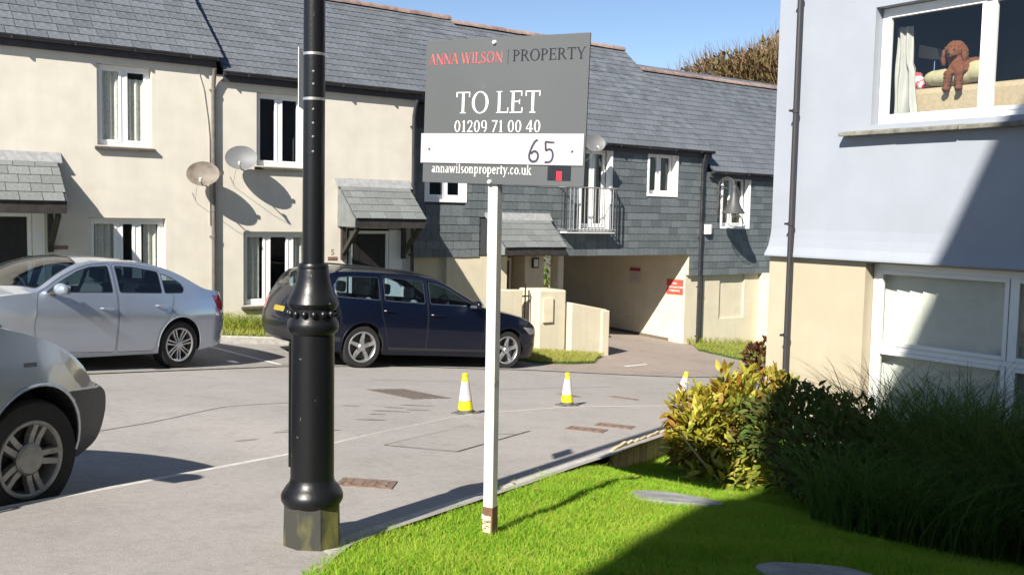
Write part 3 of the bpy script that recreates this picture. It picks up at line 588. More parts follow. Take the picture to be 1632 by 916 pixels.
# balcony rail
br=thing('balcony_railing','black and white metal railing across the balcony door of the slate hung house','railing',(8.68,.3,1.1))
M_RAIL=mat('galvanised_rail',(.42,.42,.43),.4,metal=.6)
rb=MB(); x0,x1,y0,y1=7.95,9.44,.14,T; 
rb.tube([(x0,y1,2.12),(x0,y0,2.12),(x1,y0,2.12),(x1,y1,2.12)],.016,8); rb.build('top_rail',M_RAIL,br)
rb=MB(); rb.tube([(x0,y1,1.17),(x0,y0,1.17),(x1,y0,1.17),(x1,y1,1.17)],.016,8); rb.build('bottom_rail',M_RAIL,br)
for i in range(15):
    x=lerp(x0,x1,i/14); rb=MB(); rb.tube([(x,y0,1.17),(x,y0,2.12)],.010 if 0<i<14 else .016,6); rb.build('baluster',M_RAIL if i not in(0,14) else M_BLACK,br)
for x in (x0,x1):
    for y in (.22,.31): rb=MB(); rb.tube([(x,y,1.17),(x,y,2.12)],.010,6); rb.build('baluster',M_BLACK,br)
fl=MB(); fl.box(x0+.02,x1-.02,y0+.02,T-.02,1.09,1.13); fl.build('balcony_slab',M_PVC,br,bevel=.005)
cc=canopy(C,5.98,7.62,T,1.45,-.3,.81,.15)
downpipe(C,12.5,.33,-1.85,3.08,.04,None,hop=(12.5,.26))
tp=MB(); tp.tube([(12.78,.47,.55),(12.78,.47,-1.75)],.014,6); tp.build('cable_conduit',M_PIPE,C)
# skewed right wall of the passage
PW0=np.array([12.2,.5]); PW1=np.array([11.85,2.0]); pd=(PW1-PW0)/np.linalg.norm(PW1-PW0); PW2=PW0+pd*next(k for k in np.arange(3,12,.05) if proj((*(PW0+pd*k),.2))[0]<=893); pn=np.array([pd[1],-pd[0]])
pw=MB(); q=[PW0,PW2,PW2+pn*.25,PW0+pn*.25]; pw.hexa([(*p,-2.4) for p in q]+[(*p,ZC-.02) for p in q]); pw.build('passage_wall',M_CREAM2,C,fix=True)
pl=MB(); q=[PW0+pd*.45-pn*.012,PW2-pn*.012,PW2,PW0+pd*.45]; pl.hexa([(*p,-2.4) for p in q]+[(*p,float(zg(*p))+.07) for p in q]); pl.build('plinth',mat('dark_plinth',(.12,.1,.08),.9),C,fix=True)
# ================================================================= BUILDING D (right of passage)
D=thing('slate_hung_house','lower slate hung house right of the passage, partly behind the white block','house',(14.5,.5,base(14.5,.5)))
ZD=.07; hd=[(13.33,14.36,1.28,2.58)]
w=MB(); wallface(w,12.751,22,ZD,2.6,T+.02,[(*h,.22) for h in hd]); w.quad((22,T,ZD),(22,7,ZD),(22,7,2.6),(22,T,2.6)); w.quad((16.5,7,-3),(16.5,7,2.6),(22,7,2.6),(22,7,-3)); w.quad((12.8,7,.6),(12.8,7,2.6),(16.5,7,2.6),(16.5,7,.6)); w.build('upper_wall',M_SDECK,D,fix=True)
wall_d=[o for o in COL.objects if o.name.startswith('upper_wall')][-1]
slate_field(wall_d,(12.752,T+.015,ZD-.03),(1,0,0),(0,0,1),9.2,2.55,.33,.17,M_SLATEW,holes=[(h[0]-12.79,h[1]-12.72,h[2]-ZD-.06,h[3]-ZD+.05) for h in hd])
slate_field(wall_d,(12.2,T+.015,ZD-.03),(1,0,0),(0,0,1),.55,.55,.28,.17,M_SLATEW)
w=MB(); wallface(w,12.175,15.0,-2.6,ZD,.5,[(13.46,14.42,-1.12,.03,.05)],.05); w.quad((13.46,.55,-1.12),(14.42,.55,-1.12),(14.42,.55,.03),(13.46,.55,.03)); w.box(12.2,12.74,T+.03,T+.3,ZD-.02,ZC); w.box(15.0,15.5,.15,.6,-2.8,ZD-.02); w.quad((15.5,.5,-2.8),(22,.5,-2.8),(22,.5,ZD),(15.5,.5,ZD)); w.build('ground_floor_wall',M_CREAM2,D,fix=True)
sf=MB(); sf.quad((12.18,T+.03,ZD-.017),(22,T+.03,ZD-.017),(22,.75,ZD-.017),(12.18,.75,ZD-.017)); sf.build('slate_drip_board',M_FASCIA,D)
roof(D,12.86,22,.29,2.71,40,3.82,8.0,gut=(12.80,22),twall=.42)
window(D,*hd[0],T,[1,1],recess=.18,sill=0); white_reveal(D,hd[0],T)
# ================================================================= WHITE BLOCK ON THE RIGHT (faces -x)
RX=3.2
RF=lambda p:(RX+p[1],-p[0],p[2])    # local x -> -y, depth -> +x
R=thing('flat_block','pale rendered block at right with cream ground floor and big white windows','building',(5,-13,float(zlawn(3,-12))))
zq=1.09
hr=[(10.60,13.3,2.50,3.70),(10.60,13.7,-.75,zq-.03)]
w=MB(); wallface(w,9.37,19,zq+.30,7.2,0,[(*hr[0],.17)])
# bell-cast foot of the upper render
prof=[(0,zq+.30),(-.008,zq+.2),(-.022,zq+.1),(-.05,zq+.01),(-.05,zq-.01)]
for i in range(4): w.quad((9.37+prof[i+1][0],prof[i+1][0],prof[i+1][1]),(19,prof[i+1][0],prof[i+1][1]),(19,prof[i][0],prof[i][1]),(9.37+prof[i][0],prof[i][0],prof[i][1]))
w.quad((9.32,-.05,zq-.01),(9.32,.1,zq-.01),(19,.1,zq-.01),(19,-.05,zq-.01))
for i in range(4): w.quad((9.37+prof[i+1][0],prof[i+1][0],prof[i+1][1]),(9.37+prof[i][0],prof[i][0],prof[i][1]),(9.37+prof[i][0],9,prof[i][1]),(9.37+prof[i+1][0],9,prof[i+1][1]))
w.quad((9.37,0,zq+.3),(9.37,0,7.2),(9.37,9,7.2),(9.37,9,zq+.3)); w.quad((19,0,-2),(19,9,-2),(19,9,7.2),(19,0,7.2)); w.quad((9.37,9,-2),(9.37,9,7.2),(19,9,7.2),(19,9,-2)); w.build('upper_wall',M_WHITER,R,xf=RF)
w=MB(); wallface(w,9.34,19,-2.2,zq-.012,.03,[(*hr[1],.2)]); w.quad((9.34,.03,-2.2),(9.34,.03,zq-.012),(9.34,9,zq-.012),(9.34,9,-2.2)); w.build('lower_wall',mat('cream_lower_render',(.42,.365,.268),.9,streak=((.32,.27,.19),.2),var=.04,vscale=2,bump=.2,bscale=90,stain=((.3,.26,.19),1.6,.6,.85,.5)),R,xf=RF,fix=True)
w=MB(); w.add([(9.2,-.4,7.2),(19.4,-.4,7.2),(19.4,4.5,10.2),(9.2,4.5,10.2),(9.2,9.4,7.2),(19.4,9.4,7.2)],[(0,1,2,3),(3,2,5,4),(0,3,4),(1,5,2),(0,4,5,1)]); w.build('roof',M_SLATE,R,xf=RF)
window(R,*hr[0],0,[1,1.4],recess=.12,xf=RF,sill=0,open_room=True,fw=.06)
window(R,hr[1][0],hr[1][1],hr[1][2],hr[1][3],.03,[1,1.1],recess=.15,xf=RF,sill=0,open_room=True,top_lights=.17,fw=.07)
s=MB()
for i in range(5):
    a=10.30+.66*i; j=random.uniform(-.012,.012); q=MB(); q.hexa([(a,-.13+j,2.385),(a+.655,-.13-j,2.385),(a+.655,.12,2.40),(a,.12,2.40),(a,-.13+j,2.425),(a+.655,-.13-j,2.43),(a+.655,.12,2.465),(a,.12,2.465)]); q.build('slate_sill',mat('dark_slate_sill',(.16,.155,.13),.8,var=.3,vscale=12,bump=.5,bscale=25,orand=.15),R,xf=RF,bevel=.008)
downpipe(R,RX-.075-.03,-9.72,-1.4,7.0,.028,mat('dark_grey_pipe',(.035,.033,.036),.5),clips=True)
# room behind the upper window
rm=MB(); A0,B0,y0,y1,z0,z1=10.3,13.7,.2,3.2,1.35,3.95
rm.quad((A0,y1,z0),(B0,y1,z0),(B0,y1,z1),(A0,y1,z1)); rm.quad((A0,y0,z0),(A0,y1,z0),(A0,y1,z1),(A0,y0,z1)); rm.quad((B0,y0,z0),(B0,y0,z1),(B0,y1,z1),(B0,y1,z0)); rm.quad((A0,y0,z1),(A0,y1,z1),(B0,y1,z1),(B0,y0,z1)); rm.quad((A0,y0,z0),(B0,y0,z0),(B0,y1,z0),(A0,y1,z0))
rm.build('room',mat('dim_room_wall',(.2,.165,.135),.9),R,xf=RF)
rm=MB(); A0,B0,y0,y1,z0,z1=10.3,14.0,.26,3.2,-1.0,zq-.02
rm.quad((A0,y1,z0),(B0,y1,z0),(B0,y1,z1),(A0,y1,z1)); rm.quad((A0,y0,z0),(A0,y1,z0),(A0,y1,z1),(A0,y0,z1)); rm.quad((B0,y0,z0),(B0,y0,z1),(B0,y1,z1),(B0,y1,z0)); rm.quad((A0,y0,z1),(A0,y1,z1),(B0,y1,z1),(B0,y0,z1)); rm.quad((A0,y0,z0),(B0,y0,z0),(B0,y1,z0),(A0,y1,z0))
rm.build('room',MATS['dim_room_wall'],R,xf=RF)
# vertical blind in the lower window
bl=thing('vertical_blind','cream vertical slat blind hanging in the lower window of the pale block','blind',(RX+.35,-12,-.6))
M_BLIND=mat('blind_fabric',(.62,.62,.56),.9,var=.04)
x=10.66; k=0
while x<13.6:
    b=MB(); b.hexa([(x,.30,-.66),(x+.155,.335,-.66),(x+.155,.337,-.66),(x,.302,-.66),(x,.30,1.0),(x+.155,.335,1.0),(x+.155,.337,1.0),(x,.302,1.0)]); b.build('slat',M_BLIND,bl,xf=RF); x+=.148
# ================================================================= HOUSE BEHIND THE CAMERA (throws the big shade)
H=thing('gabled_house','gabled house behind the viewpoint shading the right of the lawn','house',(-4,-21,0))
w=MB(); w.box(-11.25,3.2,-26,-18,-1,10.08); w.add([(-11.25,-18,10.08),(3.2,-18,10.08),(-4.025,-18,13.19),(-11.25,-26,10.08),(3.2,-26,10.08),(-4.025,-26,13.19)],[(0,1,2),(3,5,4)]); w.build('wall',M_CREAM,H)
w=MB(); w.add([(-11.3,-17.97,10.09),(-4.025,-17.97,13.23),(3.3,-17.97,10.08),(-11.3,-26.1,10.09),(-4.025,-26.1,13.23),(3.3,-26.1,10.08),(-4.025,-17.97,13.3),(-4.025,-26.1,13.3),(-11.38,-17.97,10.12),(-11.38,-26.1,10.12),(3.4,-17.97,10.1),(3.4,-26.1,10.1)],[(8,6,7,9),(6,10,11,7),(0,1,6,8),(1,2,10,6),(3,9,7,4),(4,7,11,5),(0,8,9,3),(2,5,11,10)]); w.build('roof',M_SLATE,H)
# ================================================================= SERIF LETTERING (flat print)
def _ring(cx,cy,rx,ry,a0,a1,wt,wn,n=20):
    out=[]; A=np.radians(np.linspace(a0,a1,n+1))
    o=[(cx+rx*math.cos(a),cy+ry*math.sin(a)) for a in A]; i=[(cx+(rx-wt)*math.cos(a),cy+(ry-wn)*math.sin(a)) for a in A]
    return [[o[k],o[k+1],i[k+1],i[k]] for k in range(n)]
def _r(x0,y0,x1,y1): return [[(x0,y0),(x1,y0),(x1,y1),(x0,y1)]]
def _d(x0,y0,x1,y1,w): return [[(x0-w/2,y0),(x0+w/2,y0),(x1+w/2,y1),(x1-w/2,y1)]]
def _s(x,y,l=.11,h=.035): return _r(x-l,y,x+l,y+h)
def glyphs(th=.125,tn=.05):
    G={}; h=th/2
    st=lambda x,y0=0,y1=1,w=th:_r(x-w/2,y0,x+w/2,y1)
    G['A']=(.86,_d(.10,0,.43,1,tn)+_d(.72,0,.43,1,th*1.1)+_r(.2,.32,.62,.32+tn)+_s(.1,0,.1)+_s(.73,0,.13))
    G['N']=(.9,st(.14,0,1,tn)+st(.76,0,1,tn)+_d(.76,0,.14,1,th*1.15)+_s(.14,0)+_s(.76,.965)+_r(.0,.965,.2,1))
    G['W']=(1.22,_d(.36,0,.12,1,th)+_d(.36,0,.6,1,tn)+_d(.84,0,.6,1,th)+_d(.84,0,1.08,1,tn)+_s(.12,.965)+_s(.6,.965,.1)+_s(1.08,.965,.1))
    G['I']=(.38,st(.19)+_s(.19,0,.14)+_s(.19,.965,.14))
    G['L']=(.68,st(.18)+_s(.18,0,.14)+_s(.18,.965,.14)+_r(.2,0,.6,tn)+_d(.6,0,.62,.24,.05))
    G['S']=(.62,_ring(.3,.735,.22,.265,40,250,th*.75,tn)+_ring(.3,.265,.24,.265,-140,70,th*.8,tn)+_d(.26,.56,.36,.44,th*1.9)+_r(.47,.72,.51,.97)+_r(.07,.03,.11,.3))
    G['O']=(.96,_ring(.48,.5,.42,.52,0,360,th*1.05,tn,36))
    G['P']=(.7,st(.17)+_s(.17,0,.14)+_s(.1,.965,.1)+_ring(.26,.735,.36,.265,-90,90,th,tn)+_r(.17,1-tn,.28,1)+_r(.17,.47,.28,.47+tn))
    G['R']=(.8,G['P'][1]+_d(.72,0,.4,.5,th*1.1)+_s(.73,0,.08))
    G['E']=(.74,st(.18)+_s(.12,0,.1)+_s(.12,.965,.1)+_r(.2,0,.62,tn)+_r(.2,.49,.5,.49+tn)+_r(.2,1-tn,.6,1)+_d(.62,0,.64,.24,.05)+_d(.59,1,.59,.78,.05)+_r(.48,.4,.52,.62))
    G['T']=(.8,st(.4)+_s(.4,0,.15)+_r(.05,1-tn,.75,1)+_r(.05,.76,.1,1)+_r(.7,.76,.75,1))
    G['Y']=(.82,st(.41,0,.45)+_s(.41,0,.14)+_d(.41,.4,.12,1,th*1.05)+_d(.41,.42,.68,1,tn)+_s(.12,.965)+_s(.69,.965,.1))
    G['|']=(.36,_r(.165,-.28,.195,1.12)); G[' ']=(.30,[])
    G['0']=(.62,_ring(.31,.5,.25,.51,0,360,th*.9,tn,30)); G['1']=(.5,st(.27)+_s(.27,0,.15)+_d(.13,.84,.25,.97,.06))
    G['2']=(.6,_ring(.29,.74,.22,.27,-20,180,th*.85,tn)+_d(.1,.0,.46,.62,th*.7)+_r(.06,0,.53,th*.75)); G['4']=(.64,st(.42)+_d(.05,.3,.42,1,tn*1.2)+_r(.04,.24,.6,.24+th*.6))
    G['7']=(.58,_r(.07,1-th*.75,.54,1)+_d(.2,0,.5,.95,th*.8)); G['9']=(.62,_ring(.31,.67,.25,.34,0,360,th*.9,tn,26)+_ring(.26,.5,.30,.52,-75,15,th*.8,tn))
    x=.47
    G['a']=(.46,_r(.29,.05,.38,x-.1)+_ring(.24,x-.14,.14,.14,0,150,.07,tn)+_ring(.2,.13,.15,.14,0,360,.08,tn)+_r(.36,0,.44,tn))
    G['n']=(.54,st(.13,0,x,.09)+st(.40,0,x*.7,.09)+_ring(.27,x*.62,.175,x*.38,0,180,.09,tn)+_s(.13,0,.1)+_s(.4,0,.1)+_r(.03,x-.035,.14,x))
    G['w']=(.72,_d(.22,0,.09,x,.09)+_d(.22,0,.36,x,tn)+_d(.5,0,.36,x,.09)+_d(.5,0,.63,x,tn)+_s(.09,x-.035,.08)+_s(.63,x-.035,.07))
    G['i']=(.28,st(.14,0,x,.09)+_s(.14,0,.1)+_r(.04,x-.035,.14,x)+_ring(.14,.66,.055,.055,0,360,.054,.054,10)); G['l']=(.28,st(.14,0,.72,.09)+_s(.14,0,.1)+_r(.04,.685,.14,.72))
    G['s']=(.4,_ring(.2,.345,.13,.13,40,250,.08,tn)+_ring(.2,.125,.14,.13,-140,70,.08,tn)+_d(.17,.27,.23,.2,.17)); G['o']=(.5,_ring(.25,x/2,.21,x/2+.01,0,360,.09,tn,24))
    G['p']=(.54,st(.13,-.2,x,.09)+_s(.13,-.235,.1)+_r(.03,x-.035,.14,x)+_ring(.27,x/2,.2,x/2+.01,-150,150,.09,tn,22)); G['r']=(.38,st(.13,0,x,.09)+_s(.13,0,.1)+_r(.03,x-.035,.14,x)+_ring(.25,x*.72,.13,x*.28,20,180,.07,tn+.02))
    G['e']=(.46,_ring(.23,x/2,.19,x/2+.01,0,320,.085,tn,24)+_r(.08,x*.5,.4,x*.5+tn)); G['t']=(.32,st(.15,.03,.6,.09)+_r(.04,x-.04,.3,x)+_ring(.22,.1,.115,.11,180,300,.09,tn))
    G['y']=(.52,_d(.26,.02,.09,x,.09)+_d(.14,-.2,.42,x,tn)+_s(.09,x-.035,.09)+_s(.43,x-.035,.07)+_r(.07,-.22,.16,-.15)); G['.']=(.22,_ring(.1,.055,.055,.055,0,360,.054,.054,10))
    G['c']=(.44,_ring(.23,x/2,.19,x/2+.01,50,320,.085,tn,22)); G['u']=(.54,st(.13,.12,x,.09)+st(.4,0,x,.09)+_ring(.27,.16,.18,.17,180,360,.09,tn)+_r(.03,x-.035,.14,x)+_r(.3,x-.035,.42,x)+_s(.45,0,.06)); G['k']=(.54,st(.13,0,.72,.09)+_s(.13,0,.1)+_r(.03,.685,.14,.72)+_d(.17,.2,.4,x,tn)+_d(.42,0,.22,.28,.1)+_s(.42,0,.1)+_s(.4,x-.035,.09))
    return G
GL=glyphs()
def serif(txt,x0,x1,zb,cap,y,m,parent,name='letter',skew=0):
    """text fitted between x0 and x1, baseline zb, cap height cap, on plane y (local coords)"""
    W=sum(GL[c][0] for c in txt); k=(x1-x0)/W; x=0; j=0
    for c in txt:
        mb=MB()
        for p in GL[c][1]:
            j+=1; q=[(x0+(x+a)*k,y-.00015*(j%9),zb+b*cap) for a,b in p]; mb.add(q,[tuple(range(len(q)))])
        x+=GL[c][0]
        if GL[c][1]: mb.build(name,m,parent,local=True)
# ================================================================= TO LET BOARD
SG=thing('to_let_sign','grey TO LET estate agent board on a white wooden post in the lawn','sign',(-3.08,-12.74,float(zlawn(-3.08,-12.74))),rot=(math.radians(.35),0,math.radians(-65.6)))
SZ=float(SG.location.z)
M_GREYB=mat('grey_sign_board',(.09,.097,.10),.42,spec=.5,var=.06,vscale=1.5,stain=((.3,.3,.3),7,.66,.8,.4))
p=MB(); p.box(-.027,.027,-.026,.026,-.06,2.27-SZ); P_=p.build('post',M_WHITEP,SG,local=True,bevel=.004)
p=MB(); p.box(-.0285,.0285,-.0275,.0275,-.05,.16); p.build('bare_foot',mat('brown_stained_foot',(.16,.085,.05),.8,var=.25,vscale=20),SG,local=True)
p=MB(); p.box(-.025,.020,-.0305,-.028,.03,.115); st_=p.build('sticker',mat('sticker_paper',(.72,.62,.38),.7,var=.2,vscale=30),SG,local=True)
p=MB(); p.hexa([(-.028,-.0345,.10),(.022,-.046,.095),(.022,-.0445,.095),(-.028,-.0335,.10),(-.028,-.0345,.125),(.016,-.052,.113),(.016,-.0505,.113),(-.028,-.0335,.125)]); p.build('peeling_flap',mat('sticker_white',(.75,.72,.66),.7),st_,local=True)
p=MB()
for i in range(5): p.box(-.03+.011*(i%3),-.018+.012*(i%3)+.004*i,-.0342,-.0332,.04+.011*i,.045+.011*i)
p.build('sticker_print',mat('print_dark',(.12,.09,.06),.7),st_,local=True)
BW=.903; BZ0=1.642-SZ; BZ1=2.344-SZ; BX=-.44*BW; BH=BZ1-BZ0; by=-.036
bx=lambda f:BX+f*BW; bz=lambda f:BZ1-f*BH
b=MB(); b.box(BX,BX+BW,by-.005,by+.005,BZ0,BZ1); BD=b.build('board',M_GREYB,SG,local=True,bevel=.002); BD.rotation_euler=(0,math.radians(1.4),0); BD.location=(-math.sin(math.radians(1.4))*(BZ0+BZ1)/2,0,0)
b=MB(); b.box(BX-.012,BX+BW-.006,by-.011,by-.0055,bz(.862),bz(.652)); SP=b.build('overlay_strip',mat('white_strip_board',(.40,.39,.415),.5,var=.03,vscale=5),BD,local=True,bevel=.002)
yt=by-.0062
M_RED=mat('faded_red_print',(.62,.10,.10),.5,var=.25,vscale=60); M_BLKP=mat('black_print',(.008,.010,.016),.45); M_WHP=mat('white_print',(.80,.80,.78),.5)
serif('ANNA WILSON',bx(.022),bx(.495),bz(.170),.052,yt,M_RED,BD); serif('|',bx(.512),bx(.540),bz(.165),.05,yt,M_BLKP,BD,'divider'); serif('PROPERTY',bx(.553),bx(.982),bz(.166),.053,yt,M_BLKP,BD)
serif('TO LET',bx(.205),bx(.735),bz(.512),.103,yt,M_WHP,BD); serif('01209 71 00 40',bx(.20),bx(.74),bz(.642),.056,yt,M_WHP,BD)
serif('annawilsonproperty.co.uk',bx(.06),bx(.695),bz(.928),.066,yt,M_WHP,BD)
b=MB(); b.box(bx(.79),bx(.925),yt-.0006,yt+.001,bz(.962),bz(.866)); lg=b.build('logo_square',M_BLKP,BD,local=True); b=MB(); b.box(bx(.842),bx(.874),yt-.0016,yt-.0007,bz(.962),bz(.90)); b.build('logo_bar',mat('logo_red',(.6,.02,.04),.5),BD,local=True)
M_INK=mat('marker_ink',(.03,.028,.05),.6,var=.4,vscale=90)
def ribbon(pts,w,y,m,parent,name='handwriting'):
    mb=MB(); n=len(pts); P=np.array(pts); Dv=np.gradient(P,axis=0); Dv/=np.linalg.norm(Dv,axis=1)[:,None]+1e-9; Nn=np.stack([-Dv[:,1],Dv[:,0]],1)
    for i in range(n-1):
        ww=w*random.uniform(.8,1.1); a,b=P[i]+Nn[i]*ww/2,P[i]-Nn[i]*ww/2; c,d=P[i+1]-Nn[i+1]*w/2,P[i+1]+Nn[i+1]*w/2; yy=y-.0001*(i%5)
        mb.quad((a[0],yy,a[1]),(b[0],yy,b[1]),(c[0],yy,c[1]),(d[0],yy,d[1]))
    return mb.build(name,m,parent,local=True)
six=[(.045,.10),(.032,.093),(.018,.07),(.008,.045),(.004,.025),(.010,.008),(.026,.0),(.042,.006),(.050,.024),(.044,.042),(.028,.048),(.012,.036)]
five=[[(.056,.094),(.03,.095),(.006,.098)],[(.006,.098),(.008,.075),(.010,.055)],[(.010,.055),(.028,.062),(.043,.056),(.05,.036),(.046,.014),(.032,.002),(.006,.0)]]
zs0=bz(.84); ys=by-.0118; fx=bx(.675)
def cat(pts,k=5):
    P=np.array(pts); n=len(P); out=[]
    for i in range(n-1):
        p0,p1,p2,p3=P[max(i-1,0)],P[i],P[i+1],P[min(i+2,n-1)]
        for t in np.linspace(0,1,k,endpoint=False): out.append(.5*((2*p1)+(-p0+p2)*t+(2*p0-5*p1+4*p2-p3)*t*t+(-p0+3*p1-3*p2+p3)*t**3))
    return out+[P[-1]]
ribbon([(fx+a*1.05,zs0+b*1.02) for a,b in cat(six)],.0105,ys,M_INK,BD)
for q in five: ribbon([(fx+.083+a*.95,zs0-.002+b*.98) for a,b in (cat(q) if len(q)>3 else q)],.0095,ys,M_INK,BD)
M_BOLT=mat('white_bolt_cap',(.78,.78,.76),.4)
for f,g,yy in ((.44,.035,by-.005),(.44,.985,by-.005),(.045,.755,by-.011),(.93,.76,by-.011)):
    k=MB(); r_=.011 if g in(.035,.985) else .006; k.lathe([(r_,0),(r_,-.006),(r_*.7,-.012),(0,-.014)],12,(bx(f),yy,bz(g)),'y'); k.build('bolt',M_BOLT,BD,local=True,smooth=True)
# ================================================================= STREET LAMP POST
LP=thing('lamp_post','black cast iron street lamp column with beaded collar and octagonal base','lamp post',(-3.987,-12.604,float(zwalk(-3.987,-12.604))-.01))
m,nt,b_=node_mat('chipped_black_paint'); N=nt.nodes.new; L=nt.links.new
tc=N('ShaderNodeTexCoord'); n1=N('ShaderNodeTexNoise'); n1.inputs['Scale'].default_value=22; n1.inputs['Detail'].default_value=8; n1.inputs['Roughness'].default_value=.75; L(tc.outputs['Object'],n1.inputs['Vector'])
r1=N('ShaderNodeValToRGB'); r1.color_ramp.elements[0].position=.655; r1.color_ramp.elements[1].position=.685; r1.color_ramp.elements[0].color=(.006,.0065,.008,1); r1.color_ramp.elements[1].color=(.34,.34,.33,1); L(n1.outputs['Fac'],r1.inputs[0]); L(r1.outputs[0],b_.inputs['Base Color']); b_.inputs['Roughness'].default_value=.36; b_.inputs['Specular IOR Level'].default_value=.4
n2=N('ShaderNodeTexNoise'); n2.inputs['Scale'].default_value=60; bp=N('ShaderNodeBump'); bp.inputs['Strength'].default_value=.15; bp.inputs['Distance'].default_value=.004; L(tc.outputs['Object'],n2.inputs['Vector']); L(n2.outputs['Fac'],bp.inputs['Height']); L(bp.outputs[0],b_.inputs['Normal']); M_POST=m
M_MOSS=mat('mossy_iron',(.035,.035,.03),.7,col2=(.17,.16,.05),vscale=7,ramp=(.45,.62),bump=.3,bscale=40,stretch=(1,1,.45))
lz=lambda z:z+.04
g=MB(); g.lathe([(.136,-.05),(.130,lz(.17))],8,rot=math.pi/8+.25); g.build('octagonal_base',M_MOSS,LP,local=True)
g=MB(); g.lathe([(.131,lz(.168)),(.140,lz(.185)),(.141,lz(.205)),(.134,lz(.222)),(.119,lz(.245)),(.104,lz(.262)),(.0985,lz(.285))],40); g.build('base_collar',M_POST,LP,smooth=True,local=True)
g=MB(); g.lathe([(.0985,lz(.28)),(.096,lz(.95))],40); g.build('lower_shaft',M_POST,LP,smooth=True,local=True)
g=MB(); q0=-np.array([CR[0],CR[1]])*.099; g.box(q0[0]-.008,q0[0]+.008,q0[1]-.008,q0[1]+.008,lz(.33),lz(.9)); g.build('hinge_strip',M_POST,LP,local=True)
g=MB(); g.lathe([(.097,lz(.945)),(.109,lz(.955)),(.116,lz(.975)),(.115,lz(.998)),(.104,lz(1.015)),(.104,lz(1.062)),(.112,lz(1.072)),(.117,lz(1.085)),(.112,lz(1.1)),(.098,lz(1.125)),(.083,lz(1.16)),(.074,lz(1.2)),(.069,lz(1.235)),(.066,lz(1.245))],40); CO=g.build('collar',M_POST,LP,smooth=True,local=True)
for i in range(16):
    a=2*math.pi*i/16; g=MB(); g.ball((.108*math.cos(a),.108*math.sin(a),lz(1.04)),.0165,10); g.build('bead',M_POST,CO,smooth=True,local=True)
g=MB(); g.lathe([(.062,lz(1.235)),(.068,lz(1.24)),(.069,lz(1.25)),(.064,lz(1.262)),(.05,lz(1.266))],32); g.build('ring',M_POST,LP,smooth=True,local=True)
g=MB(); g.lathe([(.0495,lz(1.25)),(.047,lz(2.5)),(.040,lz(4.3))],32); g.build('upper_shaft',M_POST,LP,smooth=True,local=True)
M_BAND=mat('steel_band',(.55,.55,.53),.35,metal=.8)
for z in (2.19,1.993): g=MB(); g.lathe([(.0478,-.006),(.0492,-.006),(.0492,.006),(.0478,.006)],32,(0,0,lz(z))); g.build('steel_band',M_BAND,LP,smooth=True,local=True)
cdir=np.array([CAM[0]+3.987,CAM[1]+12.604]); cdir/=np.linalg.norm(cdir); sdx=np.array([-cdir[1],cdir[0]])
for z in (2.11,2.055,1.945,1.885,1.825,1.76):
    q=cdir*.0475+sdx*-.004; g=MB(); g.ball((q[0],q[1],lz(z)),.0065,8); g.build('stud',M_BAND,LP,smooth=True,local=True)
g=MB(); e1=np.array([CR[0],CR[1]]); e2=cdir
def lp(a,b,z): q=e1*a+e2*b; return (q[0],q[1],lz(z))
g.hexa([lp(-.072,-.02,1.965),lp(-.044,-.25,1.965),lp(-.041,-.25,1.965),lp(-.069,-.02,1.965),lp(-.072,-.02,2.225),lp(-.044,-.25,2.225),lp(-.041,-.25,2.225),lp(-.069,-.02,2.225)]); g.build('sign_plate',mat('plate_white',(.62,.62,.62),.5),LP,local=True)
# lantern above the frame
g=MB(); g.lathe([(.04,lz(4.3)),(.09,lz(4.36)),(.1,lz(4.4)),(.06,lz(4.45)),(.06,lz(4.5))],24); g.build('lantern_cup',M_POST,LP,smooth=True,local=True)
g=MB(); g.lathe([(.13,lz(4.5)),(.2,lz(4.95))],6); g.build('lantern_glass',mat('opal_lantern',(.6,.6,.56),.3),LP,local=True); g=MB(); g.lathe([(.24,lz(4.95)),(.2,lz(5.0)),(.06,lz(5.2)),(.03,lz(5.3)),(0,lz(5.32))],6); g.build('lantern_roof',M_POST,LP,local=True)
